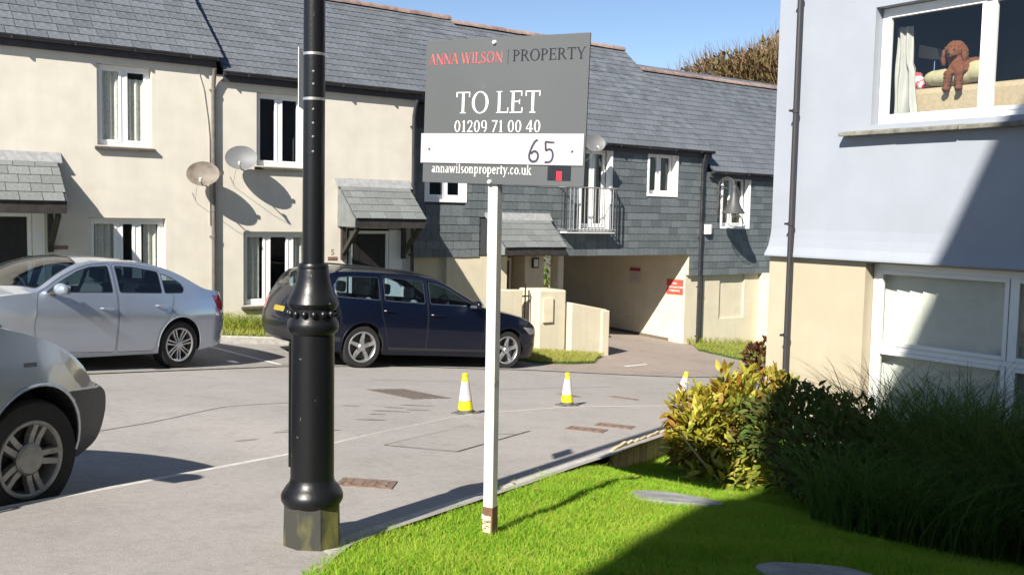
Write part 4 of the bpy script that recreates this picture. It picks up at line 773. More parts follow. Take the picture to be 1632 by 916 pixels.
# ================================================================= CONES
M_CY=mat('cone_yellow',(.60,.55,.012),.45,var=.1,vscale=15); M_CW=mat('cone_white_sleeve',(.52,.505,.50),.5,var=.06,vscale=20,stain=((.3,.28,.25),14,.55,.75,.6)); M_CB=mat('cone_rubber_base',(.10,.095,.085),.85,var=.3,vscale=15); M_CT=mat('cone_print',(.42,.40,.44),.6)
def make_cone(label,c,lean,H,rz):
    z=float(zroad(*c)); r=thing('traffic_cone',label,'traffic cone',(c[0],c[1],z),group='yellow and white cones along the road',rot=(lean[0],lean[1],rz)); k=H/.42
    rr=lambda z:lerp(.084,.024,z/.42)*k
    g=MB(); w=.108*k; g.add([(-w,-w,0),(w,-w,0),(w,w,0),(-w,w,0),(-w*.95,-w*.95,.022*k),(w*.95,-w*.95,.022*k),(w*.95,w*.95,.022*k),(-w*.95,w*.95,.022*k)],[(0,3,2,1),(4,5,6,7),(0,1,5,4),(1,2,6,5),(2,3,7,6),(3,0,4,7)]); g.lathe([(rr(.02)*1.03,.02*k),(rr(.055)*1.02,.055*k)],28); g.build('base',M_CB,r,local=True,smooth=True,angle=30)
    g=MB(); g.lathe([(rr(.055),.055*k),(rr(.150),.150*k)],28); g.build('yellow_band',M_CY,r,local=True,smooth=True)
    g=MB(); g.lathe([(rr(.150)+.003,.148*k),(rr(.335)+.003,.335*k)],28); S=g.build('white_sleeve',M_CW,r,local=True,smooth=True)
    g=MB(); g.lathe([(rr(.33),.33*k),(rr(.375),.375*k),(rr(.378)*.86,.381*k),(rr(.385)*.86,.388*k),(rr(.39)*1.12,.393*k),(rr(.41)*1.1,.412*k),(.012,.418*k),(0,.418*k)],28); g.build('yellow_tip',M_CY,r,local=True,smooth=True)
    t=MB(); face=math.atan2(CAM[1]-c[1],CAM[0]-c[0])-rz
    for row in range(4):
        zz=(.305-.03*row)*k; a=-.55
        while a<.55:
            da=random.uniform(.07,.15); R_=rr(zz/k)+.0045; n=3
            for hh in ((0,.0025),(.006,.0085)) if random.random()<.8 else ((0,.0085),):
                t.add([(R_*math.cos(face+a+da*i/n),R_*math.sin(face+a+da*i/n),zz+h) for h in hh for i in range(n+1)],[(i,i+1,n+2+i,n+1+i) for i in range(n)])
            a+=da+random.uniform(.03,.09)
    tag(t.build('printed_lines',M_CT,S,local=True),kind='stuff'); return r
make_cone('yellow and white traffic cone just left of the white sign post',(-.40,-8.48),(.0,-.045),.43,.3)
make_cone('yellow and white traffic cone standing upright right of the sign post',(1.35,-7.99),(0,0),.40,.2)
make_cone('tilted yellow and white traffic cone half hidden by the leafy bush',(3.36,-7.86),(.16,.20),.42,.5)
# ================================================================= SATELLITE DISHES
def dish(label,c,nrm,m,wall,w=.27,h=.215):
    r=thing('satellite_dish',label,'satellite dish',(c[0],wall,c[2])); nrm=Vector(nrm).normalized(); X=Vector((0,0,1)).cross(nrm).normalized()*-1; Y=nrm.cross(X)*1.0
    if Y.z<0: Y=-Y
    O_=Vector((0,c[1]-wall,0)); g=MB(); n=28; rings=6; v=[];f=[]
    for sgn,off in ((1,0),(1,-.006)):
        for i in range(rings+1):
            k=i/rings
            for j in range(n): a=2*math.pi*j/n; v.append(O_+X*(w*k*math.cos(a))+Y*(h*k*math.sin(a))+nrm*(.05*k*k+off))
    q=(rings+1)*n
    for b in (0,q):
        for i in range(rings):
            for j in range(n): F=(b+i*n+j,b+i*n+(j+1)%n,b+(i+1)*n+(j+1)%n,b+(i+1)*n+j); f.append(F if b==0 else F[::-1])
    for j in range(n): f.append((rings*n+j,rings*n+(j+1)%n,q+rings*n+(j+1)%n,q+rings*n+j))
    g.add(v,f); g.build('reflector',m,r,local=True,smooth=True,angle=50)
    fp=O_+nrm*.30-Y*.20; g=MB(); g.tube([O_-Y*h*.9,O_-Y*h*.95+nrm*.08,fp],.010,6); g.build('feed_arm',M_PIPE if m is not M_DG else M_RAIL,r,local=True)
    g=MB(); dd=(O_+nrm*.02-fp).normalized(); g.tube([fp-dd*.05,fp+dd*.02,fp+dd*.05],[.018,.022,.03],10); g.build('receiver_head',mat('lnb_grey',(.5,.5,.48),.5),r,local=True)
    g=MB(); g.tube([O_-nrm*.005,O_-nrm*.06,Vector((O_.x-.12,-.03,O_.z)),Vector((O_.x-.12,0,O_.z))],.016,8); g.box(O_.x-.16,O_.x-.08,-.012,0,-.06,.06); g.build('wall_bracket',M_RAIL,r,local=True)
    g=MB(); g.box(-.02,.02,-.01,.01,-.03,.03); o=g.build('side_clip',m,r,local=True); o.location=O_-X*(w+.015)+nrm*.05
    g=MB(); g.tube([fp-dd*.05,fp+Vector((-.02,.12,-.12)),Vector((O_.x-.05,-.03,-.45)),Vector((O_.x-.1,-.01,-.30))],.004,5); g.build('cable',MATS['grey_cable'],r,local=True)
    return r
M_DT=mat('rusty_tan_dish',(.17,.14,.11),.6,col2=(.11,.088,.066),vscale=7,ramp=(.45,.65)); M_DG=mat('grey_dish',(.12,.124,.128),.55,var=.08,vscale=6)
dish('rust stained tan satellite dish left of the wall corner pipe',(-.33,-.30,2.05),(-.42,-.85,.3),M_DT,0)
dish('grey satellite dish beside the upper window of the cottage number 5',(.33,-.30,2.35),(-.42,-.85,.3),M_DG,0)
dish('grey satellite dish peeking out right of the to let board',(8.62,.02,3.1),(-.42,-.85,.3),M_DG,.4,.24,.2)
# ================================================================= WALL LAMP, SIGNS, BOX
WL=thing('wall_lamp','dark bracket wall lamp with conical shade and clear bowl on slate wall','wall lamp',(13.14,.4,1.9))
M_LM=mat('lamp_dark_metal',(.06,.062,.062),.5,var=.15)
g=MB(); g.box(13.115,13.165,.355,.385,1.45,2.42); g.build('wall_plate',M_LM,WL)
g=MB(); g.tube([(13.14,.36,1.75),(13.14,.36,2.3),(13.14,.32,2.42),(13.14,.22,2.5),(13.14,.08,2.52),(13.14,-.06,2.48),(13.14,-.14,2.38),(13.14,-.15,2.28)],.022,8); g.build('arm',M_LM,WL,smooth=True)
g=MB(); g.tube([(13.14,.36,2.05),(13.14,.3,2.2),(13.14,.18,2.27),(13.14,.05,2.25)],.016,8); g.build('stay',M_LM,WL,smooth=True)
g=MB(); g.lathe([(.012,.72),(.05,.7),(.065,.62),(.05,.54),(.075,.48),(.13,.30),(.2,.14),(.30,0),(.285,-.005),(.18,.13),(.06,.46)],28,(13.14,-.15,1.62)); g.build('shade',M_LM,WL,smooth=True)
g=MB(); g.lathe([(.20,.05),(.205,-.08),(.19,-.2),(.13,-.3),(.04,-.34),(0,-.345)],28,(13.14,-.15,1.62)); g.build('bowl',glass_mat('clear_bowl',(.85,.85,.83)),WL,smooth=True); g=MB(); g.ball((13.14,-.15,1.58),.06,10); g.build('bulb',M_PVC,WL,smooth=True)
bxo=thing('alarm_box','small white box fixed beside the black drainpipe on slate wall','box',(12.8,.4,1.1)); g=MB(); g.box(12.67,12.86,.30,.40,1.08,1.33); g.build('case',M_PVC,bxo,bevel=.01); g=MB(); g.box(12.875,12.92,.33,.40,1.10,1.31); g.build('side_cover',MATS['lnb_grey'],bxo,bevel=.006)
# red sign on the passage wall
ang=math.atan2(pd[1],pd[0])+math.pi
def on_pw(k,z,off=.012): q=PW0+pd*k-pn*off; return (q[0],q[1],z)
rs=thing('no_parking_sign','red sign with white NO CONTRACTORS PARKING wording on cream passage wall','sign',on_pw(.31,-.27),ang)
M_SRED=mat('sign_red',(.60,.075,.05),.5,var=.06,vscale=8)
g=MB(); g.box(-.24,.24,-.006,.006,-.19,.19); g.build('panel',M_SRED,rs,local=True,bevel=.003)
for t,z,s in (('NO',.085,.075),('CONTRACTORS',-.01,.068),('PARKING',-.1,.072)):
    o=link('lettering',text_mesh(t,s),M_WHP,rs,(0,-.0075,z),(math.pi/2,0,0))
nt_=thing('wall_notice','pale notice with dark red heading on the shaded passage wall','notice',on_pw(1.52,.02),ang)
g=MB(); g.box(-.17,.17,-.005,.005,-.27,.16); g.build('sheet',mat('notice_paper',(.52,.46,.42),.7),nt_,local=True); g=MB(); g.box(-.165,.165,-.0075,-.006,.05,.13); g.build('heading_band',mat('notice_red',(.30,.03,.03),.6),nt_,local=True)
g=MB()
for i in range(7): g.box(-.13,.13-.03*(i%3),-.0068,-.0056,-.01-.032*i,-.003-.032*i)
g.build('print_lines',mat('notice_print',(.3,.25,.24),.7),nt_,local=True)
# ================================================================= FRONT GARDEN WALL BY THE PASSAGE
GW=thing('garden_wall','low cream rendered wall with taller pillar and meter box beside the passage','wall',(6.8,-1.4,float(zg(6.8,-1.4))))
w=MB()
def wbox(s0,s1,t0,t1,zt0,zt1,zb): w.hexa([(s0,t0,zb),(s1,t0,zb),(s1,t1,zb),(s0,t1,zb),(s0,t0,zt0),(s1,t0,zt1),(s1,t1,zt1),(s0,t1,zt0)])
wbox(6.75,7.72,-1.56,-1.36,-.27,-.45,-1.7); w.build('wall',M_CREAM2,GW,bevel=.02)
w=MB(); wbox(6.0,6.70,-1.45,-.75,.0,-.02,-1.6); w.build('pillar',M_CREAM2,GW,bevel=.035)
w=MB(); wbox(7.55,7.76,-1.60,-1.0,-.46,-.47,-1.75); w.build('end_pier',M_CREAM2,GW,bevel=.02)
w=MB(); w.box(6.08,6.34,-1.49,-1.45,-.66,-.16); w.build('meter_box',mat('meter_box_cream',(.68,.6,.44),.6,var=.05),GW,bevel=.012)
GW2=thing('garden_wall','short cream low wall left of the pillar beyond the navy car bonnet','wall',(5.4,-1.1,float(zg(5.4,-1.1))))
w=MB(); wbox(5.05,5.70,-1.3,-1.12,.02,.0,-1.5); w.build('wall',M_CREAM2,GW2,bevel=.02)
gt=thing('garden_gate','dark narrow garden gate between the low cream walls','gate',(5.85,-1.2,float(zg(5.85,-1.2))))
for i,s in enumerate((5.74,5.83,5.92)): g=MB(); g.box(s-.012,s+.012,-1.22,-1.2,-1.2,-.02 if i!=1 else .12); g.build('bar',M_BLACK,gt)
for z in (-.15,-.95): g=MB(); g.box(5.72,5.96,-1.225,-1.195,z,z+.03); g.build('rail',M_BLACK,gt)
# ================================================================= UPSTAIRS ROOM: SOFA, CUSHION, CURTAIN, DOG
SF=thing('sofa','beige sofa with its back against the upper window of the pale block','sofa',(3.9,-11.6,1.35))
M_SOFA=mat('beige_sofa_cloth',(.42,.33,.22),.95,var=.08,vscale=30,bump=.3,bscale=200)
g=MB(); g.box(10.70,12.95,.36,.62,1.4,2.88); o=g.build('back',M_SOFA,SF,xf=RF,bevel=.06); g=MB(); g.box(10.70,12.95,.62,1.3,1.4,2.3); g.build('seat',M_SOFA,SF,xf=RF,bevel=.06)
def blob(name,balls,m,parent=None,vox=.014,sm_it=4,disp=0,dscale=.03,xf=ID,label=None,cat_=None,local=False):
    mb=MB()
    for c,r,sq in balls: mb.ball(c,r,14,sq)
    o=mb.build(name,m,parent,smooth=True,angle=None,xf=xf,local=local); r=o.modifiers.new('r','REMESH'); r.mode='VOXEL'; r.voxel_size=vox; r.use_smooth_shade=True
    s=o.modifiers.new('s','SMOOTH'); s.iterations=sm_it; s.factor=.5
    if disp: t=bpy.data.textures.new(name,'CLOUDS'); t.noise_scale=dscale; d=o.modifiers.new('d','DISPLACE'); d.texture=t; d.strength=disp; d.mid_level=.5
    if label: tag(o,label,cat_)
    return o
blob('cushion',[((11.22,.46,2.975),.2,(1.45,.62,.50)),((11.03,.46,2.98),.14,(1,.6,.6)),((11.46,.47,3.01),.17,(1,.65,.66)),((11.12,.50,3.01),.14,(1,.7,.5))],mat('pale_yellow_cushion',(.42,.37,.22),.95,var=.06,vscale=12),None,.016,5,0,xf=RF,label='pale yellow cushion on the sofa back under the brown dog',cat_='cushion')
# curtain, tied back
cu=MB(); n=24
def cf(u,v):
    wd=lerp(.24,.19,v) if v>.55 else lerp(.20,.24,v/.55); x=10.665+u*wd+(.10*(1-v)**3 if u>.5 else 0); return (x,.30+.022*math.sin(u*17)+.012*math.sin(v*9+u*7),lerp(2.56,3.52,v))
cu.grid(cf,np.linspace(0,1,n),np.linspace(0,1,16)); tag(cu.build('curtain',mat('white_curtain',(.42,.41,.385),.9,var=.05),None,smooth=True,angle=None,xf=RF),'white curtain hanging at the left of the upper window with the dog','curtain')
ls=thing('table_lamp','white lampshade standing in the room behind the white curtain','lamp',(4.07,-10.76,2.38)); g=MB(); g.hexa([(10.66,.72,3.26),(10.86,.80,3.23),(10.86,1.0,3.23),(10.66,.95,3.26),(10.66,.72,3.40),(10.82,.80,3.35),(10.82,1.0,3.35),(10.66,.95,3.40)]); g.build('shade',mat('lampshade_white',(.7,.68,.62),.8),ls,xf=RF); g=MB(); g.tube([(10.76,.87,2.4),(10.76,.87,3.25)],.012,8); g.build('stem',M_CHROME,ls,xf=RF); g=MB(); g.lathe([(.09,2.38),(.09,2.41),(.02,2.44)],16,(10.76,.87,0)); g.build('base',M_CHROME,ls,xf=RF)
tag(blob('blanket',[((10.78,.58,2.95),.09,(1,.8,.8)),((10.88,.56,2.92),.08,(1.4,.8,.5)),((10.74,.58,3.05),.06,(1,1,.6))],mat('red_white_cloth',(.45,.06,.08),.95,col2=(.7,.6,.6),vscale=14,ramp=(.5,.6)),None,.02,3,.02,xf=RF),'crumpled red and white cloth by the curtain on the sofa back','blanket')
# dog: spaniel type lying on the cushion, forelegs hanging down
M_FUR=mat('rust_brown_fur',(.12,.037,.014),.95,col2=(.20,.07,.026),vscale=26,ramp=(.35,.7),bump=.6,bscale=90)
DG=thing('dog','curly rust brown dog lying on the yellow cushion looking out of the window','dog',(3.67,-11.3,2.9))
bd=[((11.40,.52,3.05),.125,(1.15,1,.88)),((11.45,.60,3.03),.11,(1,1,.9)),((11.31,.45,3.06),.115,(1,.95,1)),((11.27,.42,3.13),.085,(1.05,1,1)),
 ((11.255,.40,3.215),.098,(1.02,1,.98)),((11.26,.33,3.18),.056,(1,1.1,.82)),((11.262,.29,3.172),.040,(1,1,.8)),((11.255,.41,3.27),.078,(1.15,1,.75)),((11.30,.375,3.05),.085,(1.05,.8,1)),((11.36,.40,3.03),.07,(1.1,.9,.9))]
for dx in (-.045,.055):
    for k in range(7):
        t=k/6; bd.append(((11.30+dx+.015*t*(1 if dx>0 else -1),lerp(.40,.300,min(1,t*3)),lerp(3.05,2.85,t)),lerp(.050,.031,t),(1,1,1)))
    bd.append(((11.30+dx+.018*(1 if dx>0 else -1),.285,2.835),.036,(1,1.2,.8)))
body=blob('body',bd,M_FUR,DG,.008,3,.022,.012,xf=RF)
for sg in (-1,1):
    e=blob('ear',[((11.255+sg*.085,.405,3.24),.042,(.65,1,1)),((11.255+sg*.105,.40,3.195),.048,(.6,1,1.2)),((11.255+sg*.11,.395,3.145),.045,(.6,1,1.2)),((11.255+sg*.105,.39,3.11),.03,(.7,1,1))],M_FUR,DG,.009,2,.028,.018,xf=RF)
    g=MB(); g.ball((11.257+sg*.038,.312,3.222),.012,10); g.build('eye',M_BLKP,DG,smooth=True,xf=RF)
g=MB(); g.ball((11.262,.252,3.182),.020,10,(1.1,.8,.8)); g.build('nose',M_BLKP,DG,smooth=True,xf=RF)
# ================================================================= CARS
def inpoly(P,poly):
    x,y=P[:,0],P[:,1]; poly=np.asarray(poly,float); c=np.zeros(len(P),bool); j=len(poly)-1
    for i in range(len(poly)):
        xi,yi=poly[i]; xj,yj=poly[j]; cr=((yi>y)!=(yj>y))
        with np.errstate(divide='ignore',invalid='ignore'): c^=cr&(x<(xj-xi)*(y-yi)/(yj-yi+1e-12)+xi)
        j=i
    return c
def rpoly(pts,r=.03,k=4,step=.07):
    """rounded, densified closed polygon"""
    P=[np.array(p,float) for p in pts]; n=len(P); out=[]
    for i in range(n):
        a,b,c=P[i-1],P[i],P[(i+1)%n]; d1=a-b; d2=c-b; l1=np.linalg.norm(d1); l2=np.linalg.norm(d2); q=min(r,l1*.4,l2*.4); s=b+d1/l1*q; e=b+d2/l2*q
        for t in np.linspace(0,1,k): out.append((1-t)**2*s+2*t*(1-t)*b+t*t*e)
    res=[]
    for i in range(len(out)):
        a,b=out[i],out[(i+1)%len(out)]; m=max(1,int(np.linalg.norm(b-a)/step))
        for t in range(m): res.append(a+(b-a)*t/m)
    return np.array(res)
def inset(P,d):
    P=np.asarray(P); a=np.roll(P,1,0); b=np.roll(P,-1,0); t=b-a; t/=np.linalg.norm(t,axis=1)[:,None]+1e-9; nrm=np.stack([-t[:,1],t[:,0]],1)
    area=.5*np.sum(P[:,0]*np.roll(P[:,1],-1)-np.roll(P[:,0],-1)*P[:,1]); return P+nrm*d*(1 if area>0 else -1)
def cdt(outline,loops,sp):
    pts=[];ed=[]
    def loop(L):
        o=len(pts); n=len(L); pts.extend([Vector((float(p[0]),float(p[1]))) for p in L]); ed.extend([(o+i,o+(i+1)%n) for i in range(n)])
    loop(outline)
    for l in loops: loop(l)
    mn=np.min(outline,0); mx=np.max(outline,0); gx,gy=np.meshgrid(np.arange(mn[0]+sp/2,mx[0],sp),np.arange(mn[1]+sp/2,mx[1],sp)); g=np.stack([gx.ravel(),gy.ravel()],1); g=g[inpoly(g,outline)]
    B=np.array([tuple(p) for p in pts]); dm=np.sqrt(((g[:,None]-B[None])**2).sum(2)).min(1); g=g[dm>sp*.45]; pts+= [Vector((float(a),float(b))) for a,b in g]
    v,e,f,_,_,_=delaunay_2d_cdt(pts,ed,[],0,1e-5); V=np.array([tuple(p) for p in v]); F=[t for t in f]; T=[]
    for t in F:
        for k in range(1,len(t)-1): T.append((t[0],t[k],t[k+1]))
    T=np.array(T); cen=V[T].mean(1); ok=inpoly(cen,outline); return V,T[ok],cen[ok]
def smooth_line(pts,k=4): return np.array(cat(pts,k))
class Geo:
    def __init__(s): s.d={}
    def add(s,key,V,T):
        s.d.setdefault(key,[]).append((V,T))
    def mesh(s,key,name):
        v=[];f=[]; idx={}
        for V,T in s.d[key]:
            mp={}
            for t in T:
                q=[]
                for i in t:
                    if i not in mp:
                        k=tuple(np.round(V[i],4))
                        if k not in idx: idx[k]=len(v); v.append(tuple(V[i]))
                        mp[i]=idx[k]
                    q.append(mp[i])
                if len(set(q))==3: f.append(q)
        me=bpy.data.meshes.new(name); me.from_pydata(v,[],f); return me
def wheel(parent,x,y,R,S,steer=0):
    sgn=1 if y>0 else -1; rr=S['rim']; w=S.get('tw',.2)
    g=MB(); g.lathe([(rr*.8,-.02),(rr*.8,.0),(.06,.0),(.06,-.02)],28,axis='y',c=(0,w/2-.075,0)); wo=g.build('wheel',mat('brake_dark',(.03,.03,.03),.6),parent,local=True)
    wo.location=(x,y-sgn*w/2,R); wo.rotation_euler=(0,0,(0 if sgn>0 else math.pi)+steer)
    g=MB(); h=w/2; g.lathe([(rr-.012,-h+.01),(rr+.02,-h),(R*.93,-h),(R*.985,-h+.02),(R,-h+.05),(R,h-.05),(R*.985,h-.02),(R*.93,h),(rr+.02,h),(rr-.004,h-.006),(rr-.012,h-.03)],48,axis='y',caps=False); g.build('tyre',M_RUBBER,wo,local=True,smooth=True,angle=40)
    m=S['rimm']; g=MB(); g.lathe([(rr+.006,h-.004),(rr+.002,h+.004),(rr-.012,h+.004),(rr-.02,h-.004),(rr-.03,h-.07),(rr-.03,-h+.02)],48,axis='y',caps=False)
    n=S['nsp']; tw=S.get('twin',False); hr=S.get('hub',.06)
    for i in range(n):
        a0=2*math.pi*i/n+S.get('phase',.3)
        for off in ((-S['toff'],S['toff']) if tw else (0,)):
            w0,w1=S['sw']; r0,r1=hr*.6,rr-.014; c,s=math.cos,math.sin
            def pt(r,o,yy): return (r*c(a0)-(o)*s(a0),yy,r*s(a0)+(o)*c(a0))
            o0=off*.55 if tw else 0; o1=off
            for (ra,oa,wa,ya),(rb,ob,wb,yb) in ((( r0,o0,w0,h-.012),((r0+r1)/2,(o0+o1)/2,(w0+w1)/2,h-.016)),(((r0+r1)/2,(o0+o1)/2,(w0+w1)/2,h-.016),(r1,o1,w1,h-.002))):
                g.hexa([pt(ra,oa-wa,ya-.03),pt(rb,ob-wb,yb-.03),pt(rb,ob+wb,yb-.03),pt(ra,oa+wa,ya-.03),pt(ra,oa-wa*.75,ya),pt(rb,ob-wb*.75,yb),pt(rb,ob+wb*.75,yb),pt(ra,oa+wa*.75,ya)])
    g.build('rim',m,wo,local=True,fix=True)
    g=MB(); g.lathe([(hr,h-.03),(hr,h-.008),(hr*.85,h+.002),(hr*.4,h+.004),(0,h+.004)],24,axis='y'); g.build('hub_cap',m,wo,local=True,smooth=True)
    if S.get('bolts'):
        for i in range(5): a=2*math.pi*i/5+.9; b=MB(); b.lathe([(.012,h-.006),(.012,h+.006),(0,h+.006)],8,axis='y',c=(.085*math.cos(a),0,.085*math.sin(a))); b.build('wheel_nut',M_CARBLK,wo,local=True)
    return wo
def car(name,label,S,ref,refpos,yaw,pitch,roll=0):
    """ref: which near wheel centre (x,y,z local) sits at world refpos"""
    R3=Matrix.Rotation(yaw,3,'Z')@Matrix.Rotation(pitch,3,'Y')@Matrix.Rotation(roll,3,'X'); org=Vector(refpos)-R3@Vector(ref)
    root=thing(name,label,S['cat'],tuple(org)); root.rotation_mode='QUATERNION'; root.rotation_quaternion=R3.to_quaternion()
    top=smooth_line(S['top']); front=smooth_line(S['front']); rear=smooth_line(S['rear']); bot=np.array(S['bot'],float)
    bs=[]
    for i in range(len(bot)-1):
        m=max(1,int(np.linalg.norm(bot[i+1]-bot[i])/.08))
        for t in range(m): bs.append(bot[i]+(bot[i+1]-bot[i])*t/m)
    out=np.array(list(front[:-1])+list(top[:-1])+list(rear[:-1])+bs)
    wl=np.array(sorted(S['w'])); sec=np.array(S['sec']); wsm=smooth_line(wl,6); wsm=wsm[np.argsort(wsm[:,0])]; ssm=smooth_line(sec,6)
    def f(x,z): return np.interp(x,wsm[:,0],wsm[:,1])+np.interp(z,ssm[:,0],ssm[:,1])
    G=Geo(); ar=S['ar']; az=S['r']+S.get('arz',.02)
    arches=[np.array([(ax+ar*math.cos(a),az+ar*math.sin(a)) for a in np.linspace(0,2*math.pi,40,endpoint=False)]) for ax in (S['axf'],S['axr'])]
    wins=[rpoly(p,.035) for p in S['wins']]; ws=S.get('trim',.012); wing=[inset(p,ws) for p in wins]; doors=[rpoly(p,.05) for p in S['doors']]; dg=[inset(p,.007) for p in doors]; regs=[(rpoly(p,.03),nm,mt) for p,nm,mt in S['regs']]
    clz=S.get('clad'); cl_=[] if clz is None else [np.array([(x_,clz) for x_ in np.linspace(out[:,0].min()-.1,out[:,0].max()+.1,50)]+[(out[:,0].max()+.1,-.5),(out[:,0].min()-.1,-.5)])]
    V,T,cen=cdt(out,arches+wins+wing+doors+dg+[r[0] for r in regs]+cl_,.075)
    key=np.array(['body']*len(T),dtype=object)
    if clz is not None: key[cen[:,1]<clz]='cladding'
    for k,(a,b) in enumerate(zip(doors,dg)):
        ia=inpoly(cen,a); ib=inpoly(cen,b); key[ia]='seam'; sel=ib&(cen[:,1]>(clz or -9)); key[sel]='door%d'%k; key[ib&~sel]='cladding'
    for k,(a,b) in enumerate(zip(wins,wing)):
        ia=inpoly(cen,a); ib=inpoly(cen,b); key[ia]='trim%d'%k; key[ib]='win%d'%k
    for k,(a,nm,mt) in enumerate(regs): key[inpoly(cen,a)]='reg%d'%k
    dead=np.zeros(len(T),bool)
    for a in arches: dead|=inpoly(cen,a)
    fy=f(V[:,0],V[:,1])
    for sg in (1,-1):
        V3=np.stack([V[:,0],sg*fy,V[:,1]],1)
        for k in set(key):
            t=T[(key==k)&~dead]
            if len(t)==0: continue
            kk=k if k in('body','cladding') else k+('L' if sg>0 else 'R')
            G.add(kk,V3,t[:,::-1] if sg>0 else t)
    # top chart in (x,u)
    tC=smooth_line(S['topC'],5); xs=top[:,0]; zE=top[:,1]; o=np.argsort(xs); xS,zS=xs[o],zE[o]; oc=np.argsort(tC[:,0]); cX,cZ=tC[oc,0],tC[oc,1]
    xf,xr=top[0,0],top[-1,0]; bf,brr=S['bf'],S['br']; us=np.linspace(-1,1,13)
    ol=[(x,-1) for x in xs]+[(xr,u) for u in us[1:-1]]+[(x,1) for x in xs[::-1]]+[(xf,u) for u in us[::-1][1:-1]]
    scr=[rpoly(p,.05) for p in S['screens']]; sg_=[inset(p,.025) for p in scr]; tregs=[(rpoly(p,.03),nm,mt) for p,nm,mt in S.get('tregs',[])]; hood=[rpoly(p,.05) for p in S.get('panels',[])]; hin=[inset(p,.008) for p in hood]
    V,T,cen=cdt(np.array(ol),scr+sg_+hood+hin+[r[0] for r in tregs],.085)
    x,u=V[:,0],V[:,1]; e=np.interp(x,xS,zS); c=np.interp(x,cX,cZ); cr=1-np.abs(u)**2.3; ye=f(x,e)
    X=x+bf*(1-u*u)*sm(x,xf-.75,xf)-brr*(1-u*u)*(1-sm(x,xr,xr+.55)); V3=np.stack([X,u*ye,e+np.maximum(c-e,0)*cr],1)
    key=np.array(['body']*len(T),dtype=object)
    for k,(a,b) in enumerate(zip(hood,hin)): ia=inpoly(cen,a); key[ia]='seamT%d'%k; key[inpoly(cen,b)]='panel%d'%k
    for k,(a,b) in enumerate(zip(scr,sg_)): key[inpoly(cen,a)]='seal%d'%k; key[inpoly(cen,b)]='scr%d'%k
    for k,(a,nm,mt) in enumerate(tregs): key[inpoly(cen,a)]='treg%d'%k
    for k in set(key): G.add(k,V3,T[key==k])
    # end charts in (u,z)
    for line,sg,bu,rg,pre in ((front,1,bf,S.get('fregs',[]),'freg'),(rear[::-1],-1,brr,S.get('rregs',[]),'rreg')):
        zs=line[:,1]; xe=line[:,0]; ol=[(-1,z) for z in zs]+[(u,zs[-1]) for u in us[1:-1]]+[(1,z) for z in zs[::-1]]+[(u,zs[0]) for u in us[::-1][1:-1]]
        rp=[(rpoly(p,.03),nm,mt) for p,nm,mt in rg]; V,T,cen=cdt(np.array(ol),[r[0] for r in rp],.08); u,z=V[:,0],V[:,1]; x0=np.interp(z,zs,xe)
        V3=np.stack([x0+sg*bu*(1-u*u),u*f(x0,z),z],1); key=np.array(['body']*len(T),dtype=object)
        if clz is not None: key[cen[:,1]<clz]='cladding'
        for k,(a,nm,mt) in enumerate(rp): key[inpoly(cen,a)]=pre+str(k)
        for k in set(key): G.add(k,V3,T[key==k])
    pm=S['paint']; obj={}
    def make(key,nm,mt,par=root,ang=50):
        me=G.mesh(key,nm); bm=bmesh.new(); bm.from_mesh(me); bmesh.ops.recalc_face_normals(bm,faces=bm.faces); bm.to_mesh(me); bm.free(); finish(me,True,ang); o=link(nm,me,mt,par); obj[key]=o; return o
    for key in sorted(G.d):
        if key=='body': make(key,'body',pm)
        elif key=='cladding': make(key,'lower_cladding',S.get('cladm',M_CARBLK))
        elif key.startswith('seam'): make(key,'shut_lines',M_CARBLK)
        elif key.startswith('trim'): make(key,'window_trim',S.get('trimm',M_CARBLK))
        elif key.startswith('seal'): make(key,'screen_seal',M_CARBLK)
        elif key.startswith('door'): make(key,'door',pm)
        elif key.startswith('win'): make(key,'window',M_CARGL)
        elif key.startswith('scr'): make(key,'windscreen' if key=='scr0' else 'rear_window',M_CARGL)
        elif key.startswith('panel'): make(key,('bonnet','boot_lid')[int(key[5:])] if int(key[5:])<2 else 'panel',pm)
    for pre,lst in (('reg',S['regs']),('treg',S.get('tregs',[])),('freg',S.get('fregs',[])),('rreg',S.get('rregs',[]))):
        for k,(p,nm,mt) in enumerate(lst):
            for sd_ in ('','L','R'):
                if pre+str(k)+sd_ in G.d: make(pre+str(k)+sd_,nm,mt)
    # arches, underbody, cabin
    for ax in (S['axf'],S['axr']):
        for sg in (1,-1):
            a=np.linspace(-.25,math.pi+.25,22); yo=[float(f(ax+ar*math.cos(t),max(az+ar*math.sin(t),sec[0,0])))*sg for t in a]; g=MB()
            g.add([(ax+ar*math.cos(t),y,az+ar*math.sin(t)) for t,y in zip(a,yo)]+[(ax+ar*math.cos(t),y-sg*.30,az+ar*math.sin(t)) for t,y in zip(a,yo)],[(i,i+1,23+i,22+i) for i in range(21)]); g.add([(ax+ar*math.cos(t),yo[11]-sg*.30,az+ar*math.sin(t)) for t in a],[tuple(range(22))]); g.build('arch_liner',M_CARBLK,root,local=True)
            a=np.linspace(-.1,math.pi+.1,24); a=[t for t in a if az+ar*math.sin(t)>sec[0,0]+.02]
            g=MB(); g.tube([(ax+(ar+.004)*math.cos(t),sg*(float(f(ax+ar*math.cos(t),az+ar*math.sin(t)))+S.get('lipo',-.002)),az+(ar+.004)*math.sin(t)) for t in a],S.get('lip',.010),6); g.build('arch_lip',S.get('lipm',pm),root,local=True,smooth=True)
            wheel(root,ax,sg*(float(f(ax,S['r']+.1))-S.get('inset',.015)),S['r'],S,S.get('steer',0) if ax==S['axf'] else 0)
